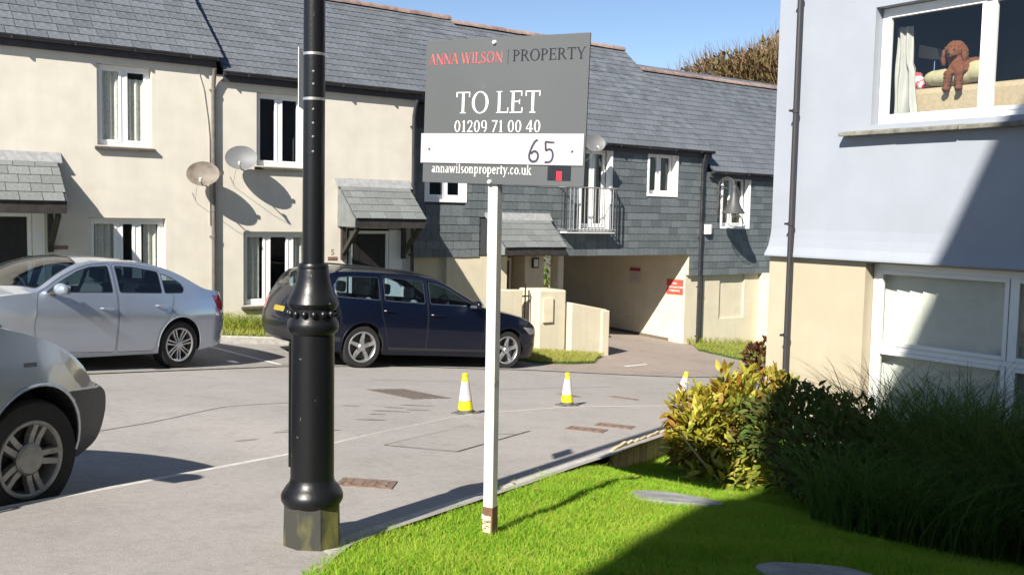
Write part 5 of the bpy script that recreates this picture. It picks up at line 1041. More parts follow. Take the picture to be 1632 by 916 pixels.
    zb=float(bot[:,1].min()); g=MB(); hw=S['w'][3][1]-.12; g.box(S['axr']-.5,S['axf']+.25,-hw+.2,hw-.2,zb+.0,zb+.16); g.box(S['axr']+.42,S['axf']-.42,-hw,hw,zb+.01,zb+.15); g.build('underbody',M_CARBLK,root,local=True)
    cx=S['cowl']; bz=S['belt']; g=MB(); g.hexa([(cx-.55,-hw+.05,bz-.3),(cx-.02,-hw+.05,bz-.3),(cx-.02,hw-.05,bz-.3),(cx-.55,hw-.05,bz-.3),(cx-.42,-hw+.05,bz-.02),(cx-.02,-hw+.05,bz-.04),(cx-.02,hw-.05,bz-.04),(cx-.42,hw-.05,bz-.02)]); g.build('dashboard',M_CARBLK,root,local=True)
    for sx,back in ((S['seat'],False),(S['seat']-.85,True)):
        for sy in (-.38,.38):
            s=MB(); s.box(sx-.25,sx+.28,sy-.25,sy+.25,.35,.58); s.hexa([(sx-.3,sy-.24,.5),(sx-.16,sy-.24,.5),(sx-.16,sy+.24,.5),(sx-.3,sy+.24,.5),(sx-.46,sy-.21,1.08),(sx-.37,sy-.21,1.08),(sx-.37,sy+.21,1.08),(sx-.46,sy+.21,1.08)]); s.box(sx-.47,sx-.39,sy-.13,sy+.13,1.10,1.28); s.build('seat',S.get('seatm',M_SEAT),root,local=True,bevel=.04)
    g=MB(); c=Vector((cx-.62,S.get('steerside',-.38),bz-.02)); ring=[c+Vector((.05*math.sin(a),.185*math.cos(a),.18*math.sin(a)+0)) for a in np.linspace(0,2*math.pi,25)]; g.tube(ring,.014,6,False); g.build('steering_wheel',M_CARBLK,root,local=True)
    # mirrors and handles
    for sg in (1,-1):
        mx,mz=S['mirror']; fy_=float(f(mx,mz)); g=MB(); g.ball((mx,sg*(fy_+.14),mz+.045),.1,16,(.62,1.12,.72)); o=g.build('wing_mirror',S.get('mirm',pm),root,local=True,smooth=True,angle=None); g=MB(); g.hexa([(mx-.03,sg*(fy_-.02),mz-.03),(mx+.05,sg*(fy_-.02),mz-.03),(mx+.03,sg*(fy_+.12),mz-.01),(mx-.03,sg*(fy_+.12),mz-.01),(mx-.03,sg*(fy_-.02),mz+.01),(mx+.05,sg*(fy_-.02),mz+.01),(mx+.03,sg*(fy_+.12),mz+.03),(mx-.03,sg*(fy_+.12),mz+.03)]); g.build('mirror_arm',M_CARBLK,o,local=True)
        g=MB(); g.box(mx-.066,mx-.060,sg*(fy_+.14)-.085,sg*(fy_+.14)+.085,mz-.01,mz+.1); g.build('mirror_glass',M_CHROME,o,local=True)
        for di,(hx,hz) in enumerate(S['handles']):
            yy=float(f(hx,hz)); g=MB(); g.tube([(hx-.10,sg*(yy+.002),hz),(hx-.08,sg*(yy+.026),hz+.002),(hx+.08,sg*(yy+.026),hz+.004),(hx+.10,sg*(yy+.002),hz+.004)],.012,8); dk='door%d%s'%(di,'L' if sg>0 else 'R'); g.build('handle',pm,obj.get(dk,root),local=True,smooth=True)
    return root,f,obj
def paint(name,c,metal,rough,var=.02):
    m=mat(name,c,rough,metal=metal,coat=1,var=var,vscale=3); return m
P_SILVER=paint('silver_paint',(.44,.495,.575),.6,.24); P_NAVY=mat('navy_paint',(.0013,.0036,.014),.3,coat=.5,spec=.25,var=.05,vscale=3); P_SILV2=paint('light_silver_paint',(.47,.515,.575),.55,.26)
def at_px(u,v,w): return CAM+(CF+(u-816)/1550*CR-(v-458)/1550*CU)*w
PL_Y=mat('yellow_plate',(.30,.24,.03),.5); PL_W=mat('white_plate',(.7,.7,.68),.5)
# ---- silver saloon
SAL=dict(cat='car',paint=P_SILVER,axf=1.38,axr=-1.38,r=.318,ar=.352,rim=.222,rimm=M_ALLOY,nsp=7,twin=True,toff=.026,sw=(.012,.013),hub=.05,phase=.2,bf=.17,br=.13,belt=.96,cowl=.75,seat=.0,mirror=(.50,.97),steerside=-.38,
 handles=[(-.22,.79),(-1.05,.83)],clad=None,lip=.008,
 top=[(1.93,.70),(1.75,.79),(1.4,.875),(1.0,.935),(.78,.96),(.64,1.0),(.40,1.14),(.15,1.265),(-.05,1.33),(-.25,1.362),(-.6,1.378),(-.95,1.362),(-1.25,1.305),(-1.5,1.215),(-1.72,1.125),(-1.9,1.07),(-2.1,1.045),(-2.27,1.03)],
 front=[(1.96,.22),(2.03,.33),(2.04,.47),(2.0,.6),(1.93,.70)],rear=[(-2.27,1.03),(-2.32,.88),(-2.37,.68),(-2.38,.5),(-2.3,.30)],bot=[(-2.3,.30),(-1.8,.24),(-1.0,.21),(1.0,.19),(1.8,.2),(1.96,.22)],
 topC=[(1.93,.70),(1.75,.84),(1.4,.935),(1.1,.98),(.95,1.0),(.8,1.055),(.6,1.17),(.35,1.30),(.1,1.385),(-.15,1.415),(-.5,1.425),(-.9,1.41),(-1.2,1.365),(-1.45,1.285),(-1.7,1.175),(-1.86,1.10),(-2.0,1.07),(-2.15,1.06),(-2.27,1.03)],
 w=[(2.04,.70),(1.9,.80),(1.6,.875),(1.2,.90),(-1.3,.905),(-1.9,.87),(-2.2,.82),(-2.38,.74)],sec=[(.19,-.05),(.3,-.015),(.5,0),(.70,.006),(.745,.008),(.765,-.006),(.8,-.012),(.95,-.045),(1.2,-.15),(1.38,-.245),(1.45,-.29)],
 wins=[[(.60,.968),(.34,1.125),(.12,1.235),(-.06,1.292),(-.33,1.318),(-.33,.982)],[(-.42,.984),(-.42,1.32),(-.7,1.318),(-1.0,1.285),(-1.08,1.268),(-1.08,.99)],[(-1.115,.99),(-1.115,1.255),(-1.28,1.205),(-1.42,1.13),(-1.46,1.06),(-1.42,1.0)]],
 doors=[[(.70,.27),(.75,.6),(.70,.965),(.36,1.16),(.1,1.275),(-.1,1.325),(-.375,1.348),(-.375,.25)],[(-.385,.25),(-.385,1.348),(-.7,1.347),(-1.03,1.31),(-1.10,1.28),(-1.27,.96),(-1.2,.72),(-1.02,.5),(-.98,.25)]],
 regs=[([(-2.03,.985),(-2.24,.985),(-2.34,.84),(-2.31,.77),(-2.16,.80)],'tail_light',M_LAMPR),([(1.60,.715),(1.86,.69),(1.93,.62),(1.72,.61)],'headlight',M_LAMPC),([(.93,.64),(1.04,.645),(1.04,.66),(.93,.655)],'side_repeater',M_LAMPC)],
 screens=[[(.68,-.93),(.84,-.5),(.90,0),(.84,.5),(.68,.93),(.06,.90),(-.04,.5),(-.07,0),(-.04,-.5),(.06,-.90)],[(-1.22,-.82),(-1.18,0),(-1.22,.82),(-1.74,.86),(-1.80,0),(-1.74,-.86)]],
 panels=[[(.95,-.93),(1.04,-.5),(1.06,0),(1.04,.5),(.95,.93),(1.75,.86),(1.83,.5),(1.84,0),(1.83,-.5),(1.75,-.86)],[(-1.92,-.9),(-1.9,0),(-1.92,.9),(-2.22,.86),(-2.24,0),(-2.22,-.86)]],
 fregs=[([(-.32,.47),(-.04,.47),(-.04,.66),(-.3,.66)],'grille',M_CARBLK),([(.04,.47),(.32,.47),(.3,.66),(.04,.66)],'grille',M_CARBLK),([(-.95,.60),(-.45,.56),(-.42,.66),(-.95,.69)],'headlight',M_LAMPC),([(.45,.56),(.95,.60),(.95,.69),(.42,.66)],'headlight',M_LAMPC),([(-.6,.26),(.6,.26),(.55,.36),(-.55,.36)],'lower_grille',M_CARBLK),([(-.3,.38),(.3,.38),(.3,.45),(-.3,.45)],'number_plate',PL_W)],
 rregs=[([(-.98,.80),(-.55,.82),(-.5,.96),(-.98,.98)],'tail_light',M_LAMPR),([(.55,.82),(.98,.80),(.98,.98),(.5,.96)],'tail_light',M_LAMPR),([(-.33,.70),(.33,.70),(.33,.80),(-.33,.80)],'number_plate',PL_Y)])
sqz=lambda p:(p[0] if p[0]>-1.5 else -1.5+(p[0]+1.5)*.86,*p[1:])
for k_ in ('top','rear','topC','w','bot'): SAL[k_]=[sqz(p) for p in SAL[k_]]
SAL['regs']=[([sqz(p) for p in q],n_,m_) for q,n_,m_ in SAL['regs']]; SAL['screens']=[[sqz(p) for p in q] for q in SAL['screens']]; SAL['panels']=[[sqz(p) for p in q] for q in SAL['panels']]
ya=math.radians(180+23.7); hw=.905-.015
car('saloon_car','silver saloon car parked outside the far left cottage',SAL,(-1.38,hw,.318),at_px(287,549,12.95),ya,math.radians(-4.6))
# ---- navy estate
EST=dict(SAL); EST.update(paint=P_NAVY,axf=1.41,axr=-1.41,r=.328,ar=.365,rim=.235,nsp=5,twin=False,sw=(.040,.028),hub=.06,phase=.35,bf=.20,br=.10,belt=1.02,cowl=.95,seat=.1,mirror=(.62,1.03),handles=[(-.10,.87),(-.98,.90)],trimm=M_CHROME,trim=.016,seatm=mat('pale_seat',(.3,.3,.27),.85),mirm=P_NAVY,bolts=True,lip=.010,
 top=[(2.05,.74),(1.85,.84),(1.5,.925),(1.1,.985),(.92,1.012),(.78,1.06),(.5,1.19),(.2,1.34),(-.02,1.42),(-.25,1.455),(-.7,1.475),(-1.3,1.475),(-1.75,1.455),(-1.94,1.42),(-2.06,1.34),(-2.18,1.15),(-2.27,.98)],
 front=[(2.12,.2),(2.2,.35),(2.2,.5),(2.14,.62),(2.05,.74)],rear=[(-2.27,.98),(-2.31,.85),(-2.35,.65),(-2.32,.45),(-2.24,.32)],bot=[(-2.24,.32),(-1.85,.25),(-1.0,.22),(1.0,.2),(1.9,.19),(2.12,.2)],
 topC=[(2.05,.74),(1.85,.90),(1.5,.985),(1.2,1.03),(1.05,1.05),(.9,1.11),(.6,1.27),(.3,1.41),(.05,1.495),(-.25,1.53),(-.8,1.545),(-1.45,1.53),(-1.85,1.49),(-1.97,1.44),(-2.07,1.35),(-2.18,1.155),(-2.27,.98)],
 w=[(2.2,.66),(2.05,.80),(1.75,.89),(1.2,.925),(-1.5,.93),(-2.0,.89),(-2.2,.83),(-2.35,.76)],sec=[(.19,-.05),(.32,-.015),(.55,0),(.75,.0),(.9,-.02),(1.0,-.05),(1.2,-.12),(1.35,-.18),(1.475,-.245),(1.55,-.3)],
 wins=[[(.74,1.037),(.46,1.17),(.18,1.305),(-.05,1.375),(-.215,1.395),(-.215,1.035)],[(-.30,1.037),(-.30,1.405),(-.75,1.42),(-1.06,1.415),(-1.06,1.05)],[(-1.13,1.052),(-1.13,1.415),(-1.62,1.402),(-1.83,1.38),(-1.93,1.22),(-1.88,1.07)]],
 doors=[[(.82,.30),(.88,.65),(.84,1.02),(.46,1.21),(.16,1.345),(-.06,1.41),(-.255,1.43),(-.255,.28)],[(-.265,.28),(-.265,1.43),(-.75,1.448),(-1.09,1.44),(-1.12,1.05),(-1.12,.85),(-1.05,.65),(-.95,.28)]],
 regs=[([(-1.97,1.385),(-2.05,1.31),(-2.17,1.12),(-2.26,.965),(-2.31,.78),(-2.19,.78),(-2.13,1.0),(-2.04,1.22)],'tail_light',M_LAMPR),([(1.72,.735),(2.0,.715),(2.11,.63),(1.92,.60)],'headlight',M_LAMPC),([(-1.80,.40),(-2.25,.44),(-2.25,.50),(-1.80,.47)],'bumper_strip',M_CARBLK),([(-.95,.30),(.95,.29),(.95,.325),(-.95,.335)],'sill_strip',M_CARBLK),([(1.80,.38),(2.1,.42),(2.08,.46),(1.82,.43)],'bumper_strip',M_CARBLK)],
 screens=[[(.84,-.93),(.98,-.5),(1.02,0),(.98,.5),(.84,.93),(.14,.90),(.03,.5),(0,0),(.03,-.5),(.14,-.90)],[(-2.0,-.84),(-1.98,0),(-2.0,.84),(-2.19,.80),(-2.2,0),(-2.19,-.80)]],
 panels=[[(1.05,-.93),(1.16,-.5),(1.18,0),(1.16,.5),(1.05,.93),(1.85,.86),(1.95,.5),(1.96,0),(1.95,-.5),(1.85,-.86)]],
 fregs=[([(-.38,.46),(.38,.46),(.42,.68),(-.42,.68)],'grille',M_CARBLK),([(-.97,.60),(-.55,.58),(-.5,.70),(-.95,.72)],'headlight',M_LAMPC),([(.55,.58),(.97,.60),(.95,.72),(.5,.70)],'headlight',M_LAMPC),([(-.7,.24),(.7,.24),(.65,.38),(-.65,.38)],'lower_grille',M_CARBLK)],
 rregs=[([(-.98,.76),(-.8,.76),(-.82,.97),(-.98,.97)],'tail_light',M_LAMPR),([(.8,.76),(.98,.76),(.98,.97),(.82,.97)],'tail_light',M_LAMPR),([(-.24,.77),(.24,.77),(.24,.85),(-.24,.85)],'number_plate',PL_Y),([(-.9,.36),(.9,.36),(.92,.52),(-.92,.52)],'bumper_insert',M_CARBLK)])
ES_,fE,_o=car('estate_car','dark navy estate car with roof rails parked behind the lamp post',EST,(-1.41,-(.93-.015),.328),at_px(578,553,14.95),math.radians(1.5),math.radians(5.0))
for sg in (1,-1):
    g=MB(); pts=[]
    for x in np.linspace(-.35,-1.85,12):
        z=float(np.interp(-x,[.35,.7,1.3,1.75,1.94],[1.46,1.475,1.475,1.455,1.42])); lift=.055*min(1,12*min(abs(x+.35),abs(x+1.85))/1.6); pts.append((x,sg*(float(fE(x,z))-.03),z+.012+lift))
    g.tube(pts,.014,8); g.build('roof_rail',M_CARBLK,ES_,local=True,smooth=True)
g=MB(); g.tube([(-2.28,-.02,1.12),(-2.22,-.3,1.2)],.009,6); g.build('rear_wiper',M_CARBLK,ES_,local=True)
# ---- silver 4x4 at left foreground
SUV=dict(SAL); SUV.update(paint=P_SILV2,axf=1.22,axr=-1.2,r=.315,arz=.045,ar=.345,rim=.200,rimm=M_HUBCAP,nsp=5,twin=True,toff=.030,sw=(.022,.019),hub=.085,phase=.62,bf=.22,br=.14,belt=1.06,cowl=.62,seat=-.1,mirror=(.42,1.08),handles=[(-.42,.92),(-1.2,.94)],clad=.42,cladm=M_CARGREY,lip=.010,lipo=-.002,steer=math.radians(-2),inset=.03,
 top=[(1.63,.70),(1.575,.77),(1.47,.85),(1.33,.915),(1.1,.975),(.8,1.03),(.6,1.065),(.5,1.10),(.25,1.28),(.02,1.45),(-.2,1.55),(-.6,1.60),(-1.2,1.60),(-1.6,1.57),(-1.78,1.48),(-1.88,1.25),(-1.94,1.03)],
 front=[(1.62,.27),(1.77,.35),(1.82,.48),(1.81,.60),(1.75,.655),(1.63,.70)],rear=[(-1.94,1.03),(-1.97,.85),(-2.0,.65),(-1.98,.45),(-1.9,.34)],bot=[(-1.9,.34),(-1.5,.3),(-.8,.29),(.8,.28),(1.45,.27),(1.62,.27)],
 topC=[(1.63,.70),(1.575,.80),(1.47,.885),(1.33,.96),(1.1,1.03),(.85,1.075),(.7,1.11),(.5,1.24),(.25,1.42),(.02,1.56),(-.2,1.63),(-.6,1.67),(-1.2,1.665),(-1.6,1.63),(-1.78,1.52),(-1.88,1.27),(-1.94,1.03)],
 w=[(1.82,.72),(1.62,.78),(1.35,.83),(1.0,.85),(-1.2,.86),(-1.7,.82),(-1.9,.78),(-2.0,.72)],sec=[(.26,-.05),(.36,-.01),(.55,.012),(.72,.012),(.86,-.012),(.96,-.035),(1.06,-.05),(1.25,-.11),(1.45,-.18),(1.6,-.26),(1.68,-.3)],
 wins=[[(.44,1.10),(.2,1.29),(0,1.43),(-.15,1.50),(-.42,1.525),(-.42,1.09)],[(-.5,1.09),(-.5,1.53),(-1.0,1.535),(-1.18,1.52),(-1.18,1.1)],[(-1.25,1.1),(-1.25,1.52),(-1.6,1.49),(-1.72,1.4),(-1.78,1.12)]],
 doors=[[(.62,.45),(.66,.8),(.58,1.07),(.2,1.32),(-.1,1.54),(-.455,1.56),(-.455,.45)],[(-.465,.45),(-.465,1.56),(-1.0,1.565),(-1.21,1.55),(-1.22,1.05),(-1.12,.8),(-.92,.62),(-.86,.45)]],
 regs=[([(1.36,.885),(1.46,.835),(1.56,.76),(1.69,.672),(1.54,.665),(1.46,.73),(1.38,.82)],'headlight',M_LAMPC),([(1.40,.655),(1.86,.655),(1.86,.20),(1.40,.20)],'front_bumper',M_CARGREY),([(1.10,.80),(1.19,.803),(1.19,.826),(1.10,.822)],'side_repeater',mat('smoked_lens',(.12,.12,.13),.2,coat=1)),([(-1.84,.95),(-1.93,.95),(-1.97,.75),(-1.88,.75)],'tail_light',M_LAMPR)],
 screens=[[(.56,-.93),(.68,-.5),(.72,0),(.68,.5),(.56,.93),(.0,.90),(-.12,.5),(-.16,0),(-.12,-.5),(.0,-.90)],[(-1.80,-.8),(-1.79,0),(-1.80,.8),(-1.90,.78),(-1.91,0),(-1.90,-.78)]],
 panels=[[(.72,-.94),(.84,-.5),(.88,0),(.84,.5),(.72,.94),(1.45,.9),(1.5,.5),(1.51,0),(1.5,-.5),(1.45,-.9)]],
 fregs=[([(-.42,.58),(.42,.58),(.44,.68),(-.44,.68)],'grille',M_CARBLK),([(-1.0,.645),(-.55,.60),(-.5,.70),(-1.0,.70)],'headlight',M_LAMPC),([(.55,.60),(1.0,.645),(1.0,.70),(.5,.70)],'headlight',M_LAMPC),([(-1,.43),(1,.43),(1,.56),(-1,.56)],'front_bumper',M_CARGREY)],
 rregs=[([(-.35,.7),(.35,.7),(.35,.82),(-.35,.82)],'number_plate',PL_Y)])
SU_,fS,_o=car('four_by_four_car','front of a silver four by four with grey bumper at the left edge',SUV,(1.22,-(float(.86)-.005),.315),at_px(60,733,5.05),math.radians(34),math.radians(5.5))
# ================================================================= PLANTS
def blades(name,P,h,w,lean,m,segs=2,kind='stuff',parent=None,curl=1.0,label=None,cat_=None):
    """grass blades: P (n,3) roots, h heights, w widths"""
    n=len(P); a=RNG.uniform(0,2*np.pi,n); yaw=RNG.uniform(0,2*np.pi,n); ln=lean*RNG.uniform(.2,1.2,n)*h; d=np.stack([np.cos(a),np.sin(a)],1); s=np.stack([np.cos(yaw),np.sin(yaw)],1)
    rows=[]
    for k in range(segs+1):
        t=k/segs; off=d*(ln*t**1.8)[:,None]; z=h*(t-.25*curl*lean*t*t*t); c=P+np.concatenate([off,z[:,None]],1)
        if k<segs: ww=w*(1-t*.75); q=np.concatenate([s*ww[:,None]/2,np.zeros((n,1))],1); rows+=[c-q,c+q]
        else: rows.append(c)
    nv=2*segs+1; V=np.stack(rows,1).reshape(-1,3); F=[]
    b=np.arange(n)[:,None]*nv
    for k in range(segs-1): F.append(b+np.array([[2*k,2*k+1,2*k+3]])); F.append(b+np.array([[2*k,2*k+3,2*k+2]]))
    F.append(b+np.array([[2*segs-2,2*segs-1,2*segs]])); F=np.concatenate(F,0)
    if parent is not None: V=V-WLOC[parent.name]
    me=tri_mesh(name,V,F); o=link(name,me,m,parent)
    if kind: tag(o,label,cat_,kind=kind)
    return o
M_LAWN=leaf_mat('lawn_blades',[(.035,.13,.006),(.095,.28,.009),(.175,.41,.014),(.37,.46,.06)],.4,.85,.8)
n=950000; s=RNG.uniform(-5.0,3.15,n); t=RNG.uniform(-15.6,-9.2,n); e=et(s); k=(t<e+RNG.uniform(-.02,.03,n)); s,t=s[k],t[k]
P=np.stack([s,t,zlawn(s,t)],1); px,py,w=proj(P); k=(w>.8)&(px>-120)&(px<1760)&(py<1050)&(py>500); P,w,px=P[k],w[k],px[k]
for c,rx,ry in SLABS:
    r=math.radians(36); dx=P[:,0]-c[0]; dy=P[:,1]-c[1]; X=dx*math.cos(r)-dy*math.sin(r); Y=dx*math.sin(r)+dy*math.cos(r); k=(np.abs(X/rx)**2.6+np.abs(Y/ry)**2.6)>.93; P,w,px=P[k],w[k],px[k]
k=~((P[:,0]>.1)&(P[:,1]>-12.6)&(RNG.random(len(P))<.6)); P,w=P[k],w[k]
tuft=.75+.5*np.sin(P[:,0]*5.1+np.sin(P[:,1]*3.7)*2)*np.sin(P[:,1]*4.3+P[:,0]*1.3)*.6
h=RNG.uniform(.025,.07,len(P))*tuft; edge=np.clip((et(P[:,0])-P[:,1])/.15,0,1); h*=.75+.25*edge; h=np.where(RNG.random(len(P))<.015,h*1.8,h)
blades('lawn_grass',P,h,RNG.uniform(.003,.0058,len(P)),.85,M_LAWN,2,label='short bright green lawn grass beside the footpath',cat_='grass')
# verges in front of the terrace
M_VERGE=leaf_mat('verge_blades',[(.10,.17,.015),(.18,.25,.02),(.28,.32,.05),(.38,.37,.10)],.35,.8,1.5)
def poly_pts(poly,n):
    poly=np.array(poly); mn,mx=poly.min(0),poly.max(0); q=np.stack([RNG.uniform(mn[0],mx[0],n),RNG.uniform(mn[1],mx[1],n)],1); return q[inpoly(q,poly)]
q=np.stack([RNG.uniform(-3,5,14000),RNG.uniform(-1.15,-.02,14000)],1); P=np.concatenate([q,zverge(q[:,0],q[:,1])[:,None]],1); blades('verge_grass',P,RNG.uniform(.04,.13,len(P)),RNG.uniform(.006,.011,len(P)),.7,M_VERGE,2,label='rough grass strip along the cottage fronts behind the cars',cat_='grass')
q=np.stack([RNG.uniform(-.15,1.6,900),RNG.uniform(-.75,-.05,900)],1); P=np.concatenate([q,zverge(q[:,0],q[:,1])[:,None]],1)
tf=thing('grass_tuft','clump of long yellow green grass at the wall between the two parked cars','grass',(.6,-.4,float(zverge(.6,-.4)))); blades('blades',P,RNG.uniform(.15,.40,len(P)),RNG.uniform(.010,.018,len(P)),1.3,M_VERGE,5,None,tf)
for nm,poly,cnt,lb in (('verge_grass',GP1,9000,'sunny grass patch in front of the low cream wall'),('verge_grass',GP2,16000,'grass patch against the wall right of the passage')):
    q=poly_pts(poly,cnt*2)[:cnt]; P=np.concatenate([q,(zg(q[:,0],q[:,1])+.04)[:,None]],1); blades(nm,P,RNG.uniform(.03,.10,len(P)),RNG.uniform(.007,.012,len(P)),.7,M_VERGE,2,label=lb,cat_='grass')
q=np.stack([RNG.uniform(12.2,16,500),RNG.uniform(.25,.47,500)],1); P=np.concatenate([q,(zg(q[:,0],q[:,1])+.04)[:,None]],1)
tf=thing('weeds','tall weeds growing along the foot of the wall right of the passage','weeds',(14,.4,float(zg(14,.4)))); blades('blades',P,RNG.uniform(.1,.3,len(P)),RNG.uniform(.01,.018,len(P)),1.1,M_VERGE,4,None,tf)
def leaf_geo():
    """one leaf, unit length along x, folded at the midrib"""
    xs=[0,.18,.42,.68,.88,1]; ws=[.012,.15,.21,.17,.08,0]; v=[];f=[]
    for x,w in zip(xs,ws): z=-.16*x*x+.03*math.sin(x*6); v+=[(x,-w,z+w*.35),(x,0,z),(x,w,z+w*.35)]
    for i in range(5):
        for j in range(2): f.append((i*3+j,i*3+3+j,i*3+4+j,i*3+1+j))
    return np.array(v),np.array(f)
LV,LF=leaf_geo()
def leaf_frames(n,c,rad,up=.5,shell=.45,low=-.75):
    d=RNG.normal(size=(n*3,3)); d/=np.linalg.norm(d,axis=1)[:,None]; d=d[d[:,2]>low][:n]; n=len(d); r=RNG.uniform(shell,1,n)**.6
    lump=1+.16*np.sin(d[:,0]*5+c[0]*3)*np.sin(d[:,1]*4+1.3)+.12*np.sin(d[:,2]*7+d[:,0]*3); P=np.array(c)+d*np.array(rad)*(r*lump)[:,None]
    X=d+RNG.normal(size=(n,3))*.55+np.array([0,0,up]); X/=np.linalg.norm(X,axis=1)[:,None]; Z=RNG.normal(size=(n,3))*.5+np.array([0,0,1.0])+d*.4; Y=np.cross(Z,X); Y/=np.linalg.norm(Y,axis=1)[:,None]+1e-9; Z=np.cross(X,Y); return P,X,Y,Z
def leaves_mesh(name,fr,L,m,parent):
    P,X,Y,Z=fr; n=len(P); V=P[:,None]+L[:,None,None]*(LV[None,:,0:1]*X[:,None]+LV[None,:,1:2]*Y[:,None]+LV[None,:,2:3]*Z[:,None]); k=len(LV)
    F=(np.arange(n)[:,None,None]*k+LF[None]).reshape(-1,4); V=V.reshape(-1,3)-WLOC[parent.name]; o=link(name,tri_mesh(name,V,F),m,parent); return tag(o,kind='stuff')
def leaf_objs(fr,L,m,parent,name='leaf'):
    me=bpy.data.meshes.new(name); me.from_pydata([tuple(v) for v in LV],[],[tuple(int(i) for i in f) for f in LF]); me.update(); me.materials.append(m); W=WLOC[parent.name]
    for p,x,y,z,l in zip(*fr,L):
        o=bpy.data.objects.new(name,me); COL.objects.link(o); o.parent=parent; p=p-W; o.matrix_local=Matrix(((x[0]*l,y[0]*l,z[0]*l,p[0]),(x[1]*l,y[1]*l,z[1]*l,p[1]),(x[2]*l,y[2]*l,z[2]*l,p[2]),(0,0,0,1)))
M_STEM=mat('brown_stem',(.16,.10,.05),.8,var=.2,vscale=20)
def stems(parent,base,c,rad,n,r=.009):
    g=MB()
    for i in range(n):
        a=random.uniform(0,2*math.pi); q=(c[0]+rad[0]*.75*math.cos(a)*random.random()**.5,c[1]+rad[1]*.75*math.sin(a)*random.random()**.5,c[2]+rad[2]*random.uniform(-.1,.75)); b=(base[0]+random.uniform(-.12,.12),base[1]+random.uniform(-.12,.12),base[2]-.05)
        m_=tuple((u+v)/2+random.uniform(-.06,.06) for u,v in zip(b,q)); g.tube([b,m_,q],[r*1.4,r,r*.5],6)
    g.build('stem',M_STEM,parent,smooth=True)
M_BUSH=leaf_mat('bush_leaf',[(.17,.035,.012),(.28,.09,.015),(.26,.20,.02),(.36,.34,.04),(.46,.42,.08),(.17,.22,.03)],.3,.5,2.2)
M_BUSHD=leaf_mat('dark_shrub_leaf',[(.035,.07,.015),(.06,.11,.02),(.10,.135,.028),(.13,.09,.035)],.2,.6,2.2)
bc=at_px(1148,690,8.3); zb=float(zlawn(bc[0],bc[1])); BU=thing('leafy_bush','sunlit bush with yellow green and reddish leaves at the lawn end','bush',(bc[0],bc[1],zb))
frs=[leaf_frames(1300,at_px(1160,680,8.4),(.37,.37,.41),.6),leaf_frames(750,at_px(1115,700,8.3),(.23,.25,.31),.5),leaf_frames(700,at_px(1205,648,8.6),(.38,.35,.32),.6),leaf_frames(260,at_px(1150,768,7.9),(.32,.28,.2),.3),leaf_frames(170,at_px(1098,655,8.5),(.16,.17,.22),.5)]
fr=[np.concatenate([q[i] for q in frs]) for i in range(4)]; L=RNG.uniform(.04,.135,len(fr[0])); dist=proj(fr[0])[2]; order=np.argsort(dist-L*6); a,b=order[:300],order[300:]
leaf_objs([q[a] for q in fr],L[a],M_BUSH,BU); leaves_mesh('foliage',[q[b] for q in fr],L[b],M_BUSH,BU); stems(BU,(bc[0],bc[1],zb),at_px(1150,690,8.35),(.45,.45,.45),16)
g=MB(); a0=at_px(1165,790,7.3); g.tube([at_px(1150,770,7.85),at_px(1115,730,7.8),at_px(1092,700,7.85),at_px(1082,680,7.9)],[.010,.009,.007,.004],6); g.tube([at_px(1172,775,7.8),at_px(1170,745,7.8),at_px(1178,735,7.8)],[.008,.006,.004],6); g.build('bare_twig',mat('pale_twig',(.45,.36,.18),.8),BU,smooth=True)
def shrub(label,c,rad,n,m,Lr,up=.4,name='shrub',st=10):
    z=float(zlawn(c[0],c[1])) if c[1]<-9 else float(zg(c[0],c[1])); r=thing(name,label,'shrub',(c[0],c[1],z)); f_=leaf_frames(n,c,rad,up); leaves_mesh('foliage',f_,RNG.uniform(*Lr,len(f_[0])),m,r); stems(r,(c[0],c[1],z),c,rad,st); return r
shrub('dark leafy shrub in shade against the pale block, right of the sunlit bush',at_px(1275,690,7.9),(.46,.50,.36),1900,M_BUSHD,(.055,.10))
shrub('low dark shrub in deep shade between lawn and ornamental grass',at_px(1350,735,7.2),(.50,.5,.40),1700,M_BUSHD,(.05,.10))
shrub('small dark red leaved plant at the corner of the pale block',at_px(1212,585,11.9),(.22,.22,.30),420,leaf_mat('dark_red_leaf',[(.05,.02,.015),(.10,.035,.02),(.07,.06,.02)],.2),(.06,.11),.5,'shrub',5)
# ornamental grass in the shade
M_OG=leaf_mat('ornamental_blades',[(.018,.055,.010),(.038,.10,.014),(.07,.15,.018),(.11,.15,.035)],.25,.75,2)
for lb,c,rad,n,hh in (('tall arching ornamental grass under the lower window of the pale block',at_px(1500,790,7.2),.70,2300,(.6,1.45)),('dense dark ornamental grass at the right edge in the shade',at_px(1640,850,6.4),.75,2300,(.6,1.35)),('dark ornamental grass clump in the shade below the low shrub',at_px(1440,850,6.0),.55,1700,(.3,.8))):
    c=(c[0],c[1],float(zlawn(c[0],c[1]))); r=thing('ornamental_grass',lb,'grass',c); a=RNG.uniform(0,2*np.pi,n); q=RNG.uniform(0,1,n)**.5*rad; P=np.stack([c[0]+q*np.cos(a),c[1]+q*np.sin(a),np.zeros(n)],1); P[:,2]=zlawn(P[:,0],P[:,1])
    blades('blades',P,RNG.uniform(*hh,n),RNG.uniform(.007,.014,n),1.0,M_OG,6,None,r)
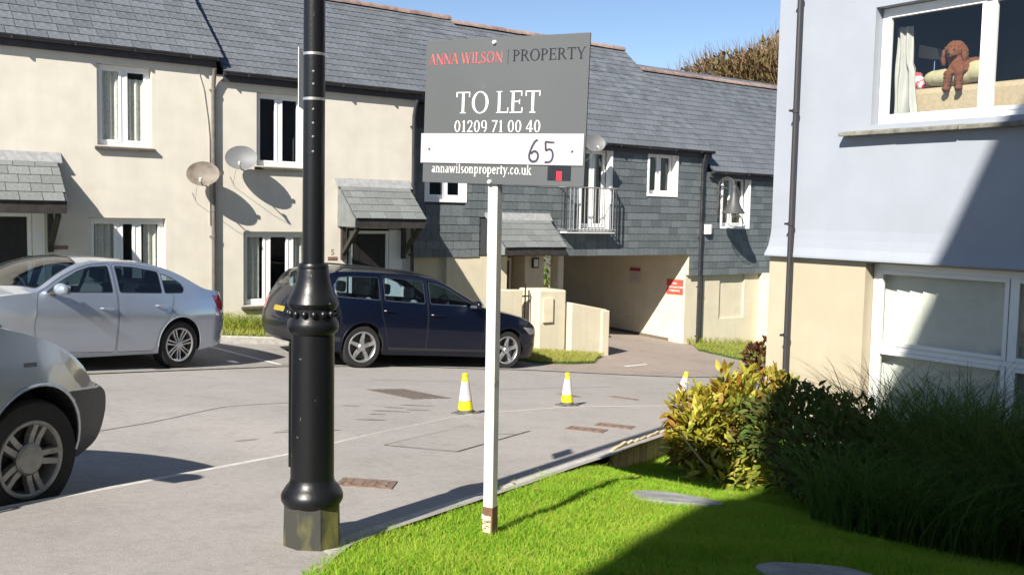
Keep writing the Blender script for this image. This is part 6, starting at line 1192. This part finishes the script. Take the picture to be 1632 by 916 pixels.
# ---- tree behind the roofs
def tree(label,c,rad,trunk_h,m,nl,twig,seed,name='tree',lsz=(.10,.2)):
    rnd=random.Random(seed); z0=float(zg(c[0],c[1])); r=thing(name,label,'tree',(c[0],c[1],z0)); g=MB(); tips=[]
    def br(p,d,l,rr,dep):
        q=p+d*l*.5+Vector((rnd.uniform(-.1,.1),rnd.uniform(-.1,.1),0))*l*.4; e=p+d*l; g.tube([p,q,e],[rr,rr*.8,rr*.55],6 if dep<2 else 4); 
        if dep>=twig: tips.append((e,d)); return
        for i in range(3 if dep else 5):
            nd=(d+Vector((rnd.uniform(-1,1),rnd.uniform(-1,1),rnd.uniform(-.25,.8)))*.75).normalized(); br(p+d*l*rnd.uniform(.6,1),nd,l*rnd.uniform(.6,.8),rr*.5,dep+1)
    br(Vector((c[0],c[1],z0)),Vector((0,0,1)),trunk_h,rad[0]*.06,0); g.build('trunk',M_STEM,r,smooth=True)
    f_=leaf_frames(nl,c,rad,.5,.25,-.6); leaves_mesh('crown',f_,RNG.uniform(*lsz,len(f_[0])),m,r)
    # outer twigs
    f2=leaf_frames(nl//14,c,(rad[0]*1.02,rad[1]*1.02,rad[2]*1.02),1.2,.85,.0); g=MB()
    for p,x in zip(f2[0],f2[1]): p=Vector(p);x=Vector(x); g.tube([p-x*.35,p+x*.2,p+x*.55+Vector((0,0,.08))],[.012,.009,.003],3,False)
    g.build('twigs',M_STEM,r); return r
M_AUT=leaf_mat('autumn_twiggy_leaf',[(.07,.045,.02),(.17,.105,.05),(.25,.165,.085),(.16,.125,.05)],.25,.8,1.2)
c=at_px(1232,150,40); tree('brown and olive half bare tree rising behind the slate roof',(c[0]+.8,c[1],c[2]-.6),(4.3,4.3,2.75),.45*(c[2]+1.5),M_AUT,26000,3,5,lsz=(.14,.3))
c=at_px(1300,175,44); tree('second half bare tree mostly hidden by the pale block',(c[0],c[1],c[2]),(4,4,3.2),.45*(c[2]+1.5),M_AUT,9000,3,9)
M_GRN=leaf_mat('green_shrub_leaf',[(.05,.10,.012),(.10,.18,.02),(.20,.28,.04),(.28,.34,.08)],.35,.45,1.5)
c=at_px(880,428,37); shrub('bright green shrub seen through the gap beside the passage',(c[0],c[1],c[2]),(1.8,1.8,1.9),3600,M_GRN,(.12,.24),.4,'shrub',8)
# small fallen leaves on the lawn
lf=thing('fallen_leaves','few dry leaves lying on the sunlit lawn','leaves',(-1.6,-12.0,float(zlawn(-1.6,-12)))); n=7; p=np.stack([RNG.uniform(-2.4,-.6,n),RNG.uniform(-12.6,-11.6,n)],1); P=np.concatenate([p,(zlawn(p[:,0],p[:,1])+.05)[:,None]],1); a=RNG.uniform(0,6.28,n); X=np.stack([np.cos(a),np.sin(a),np.full(n,.2)],1); Z=np.tile(np.array([0,0,1.]),(n,1)); Y=np.cross(Z,X); leaf_objs([P,X,Y,Z],np.full(n,.05),leaf_mat('dry_leaf',[(.3,.18,.05),(.4,.28,.1)],.2),lf)
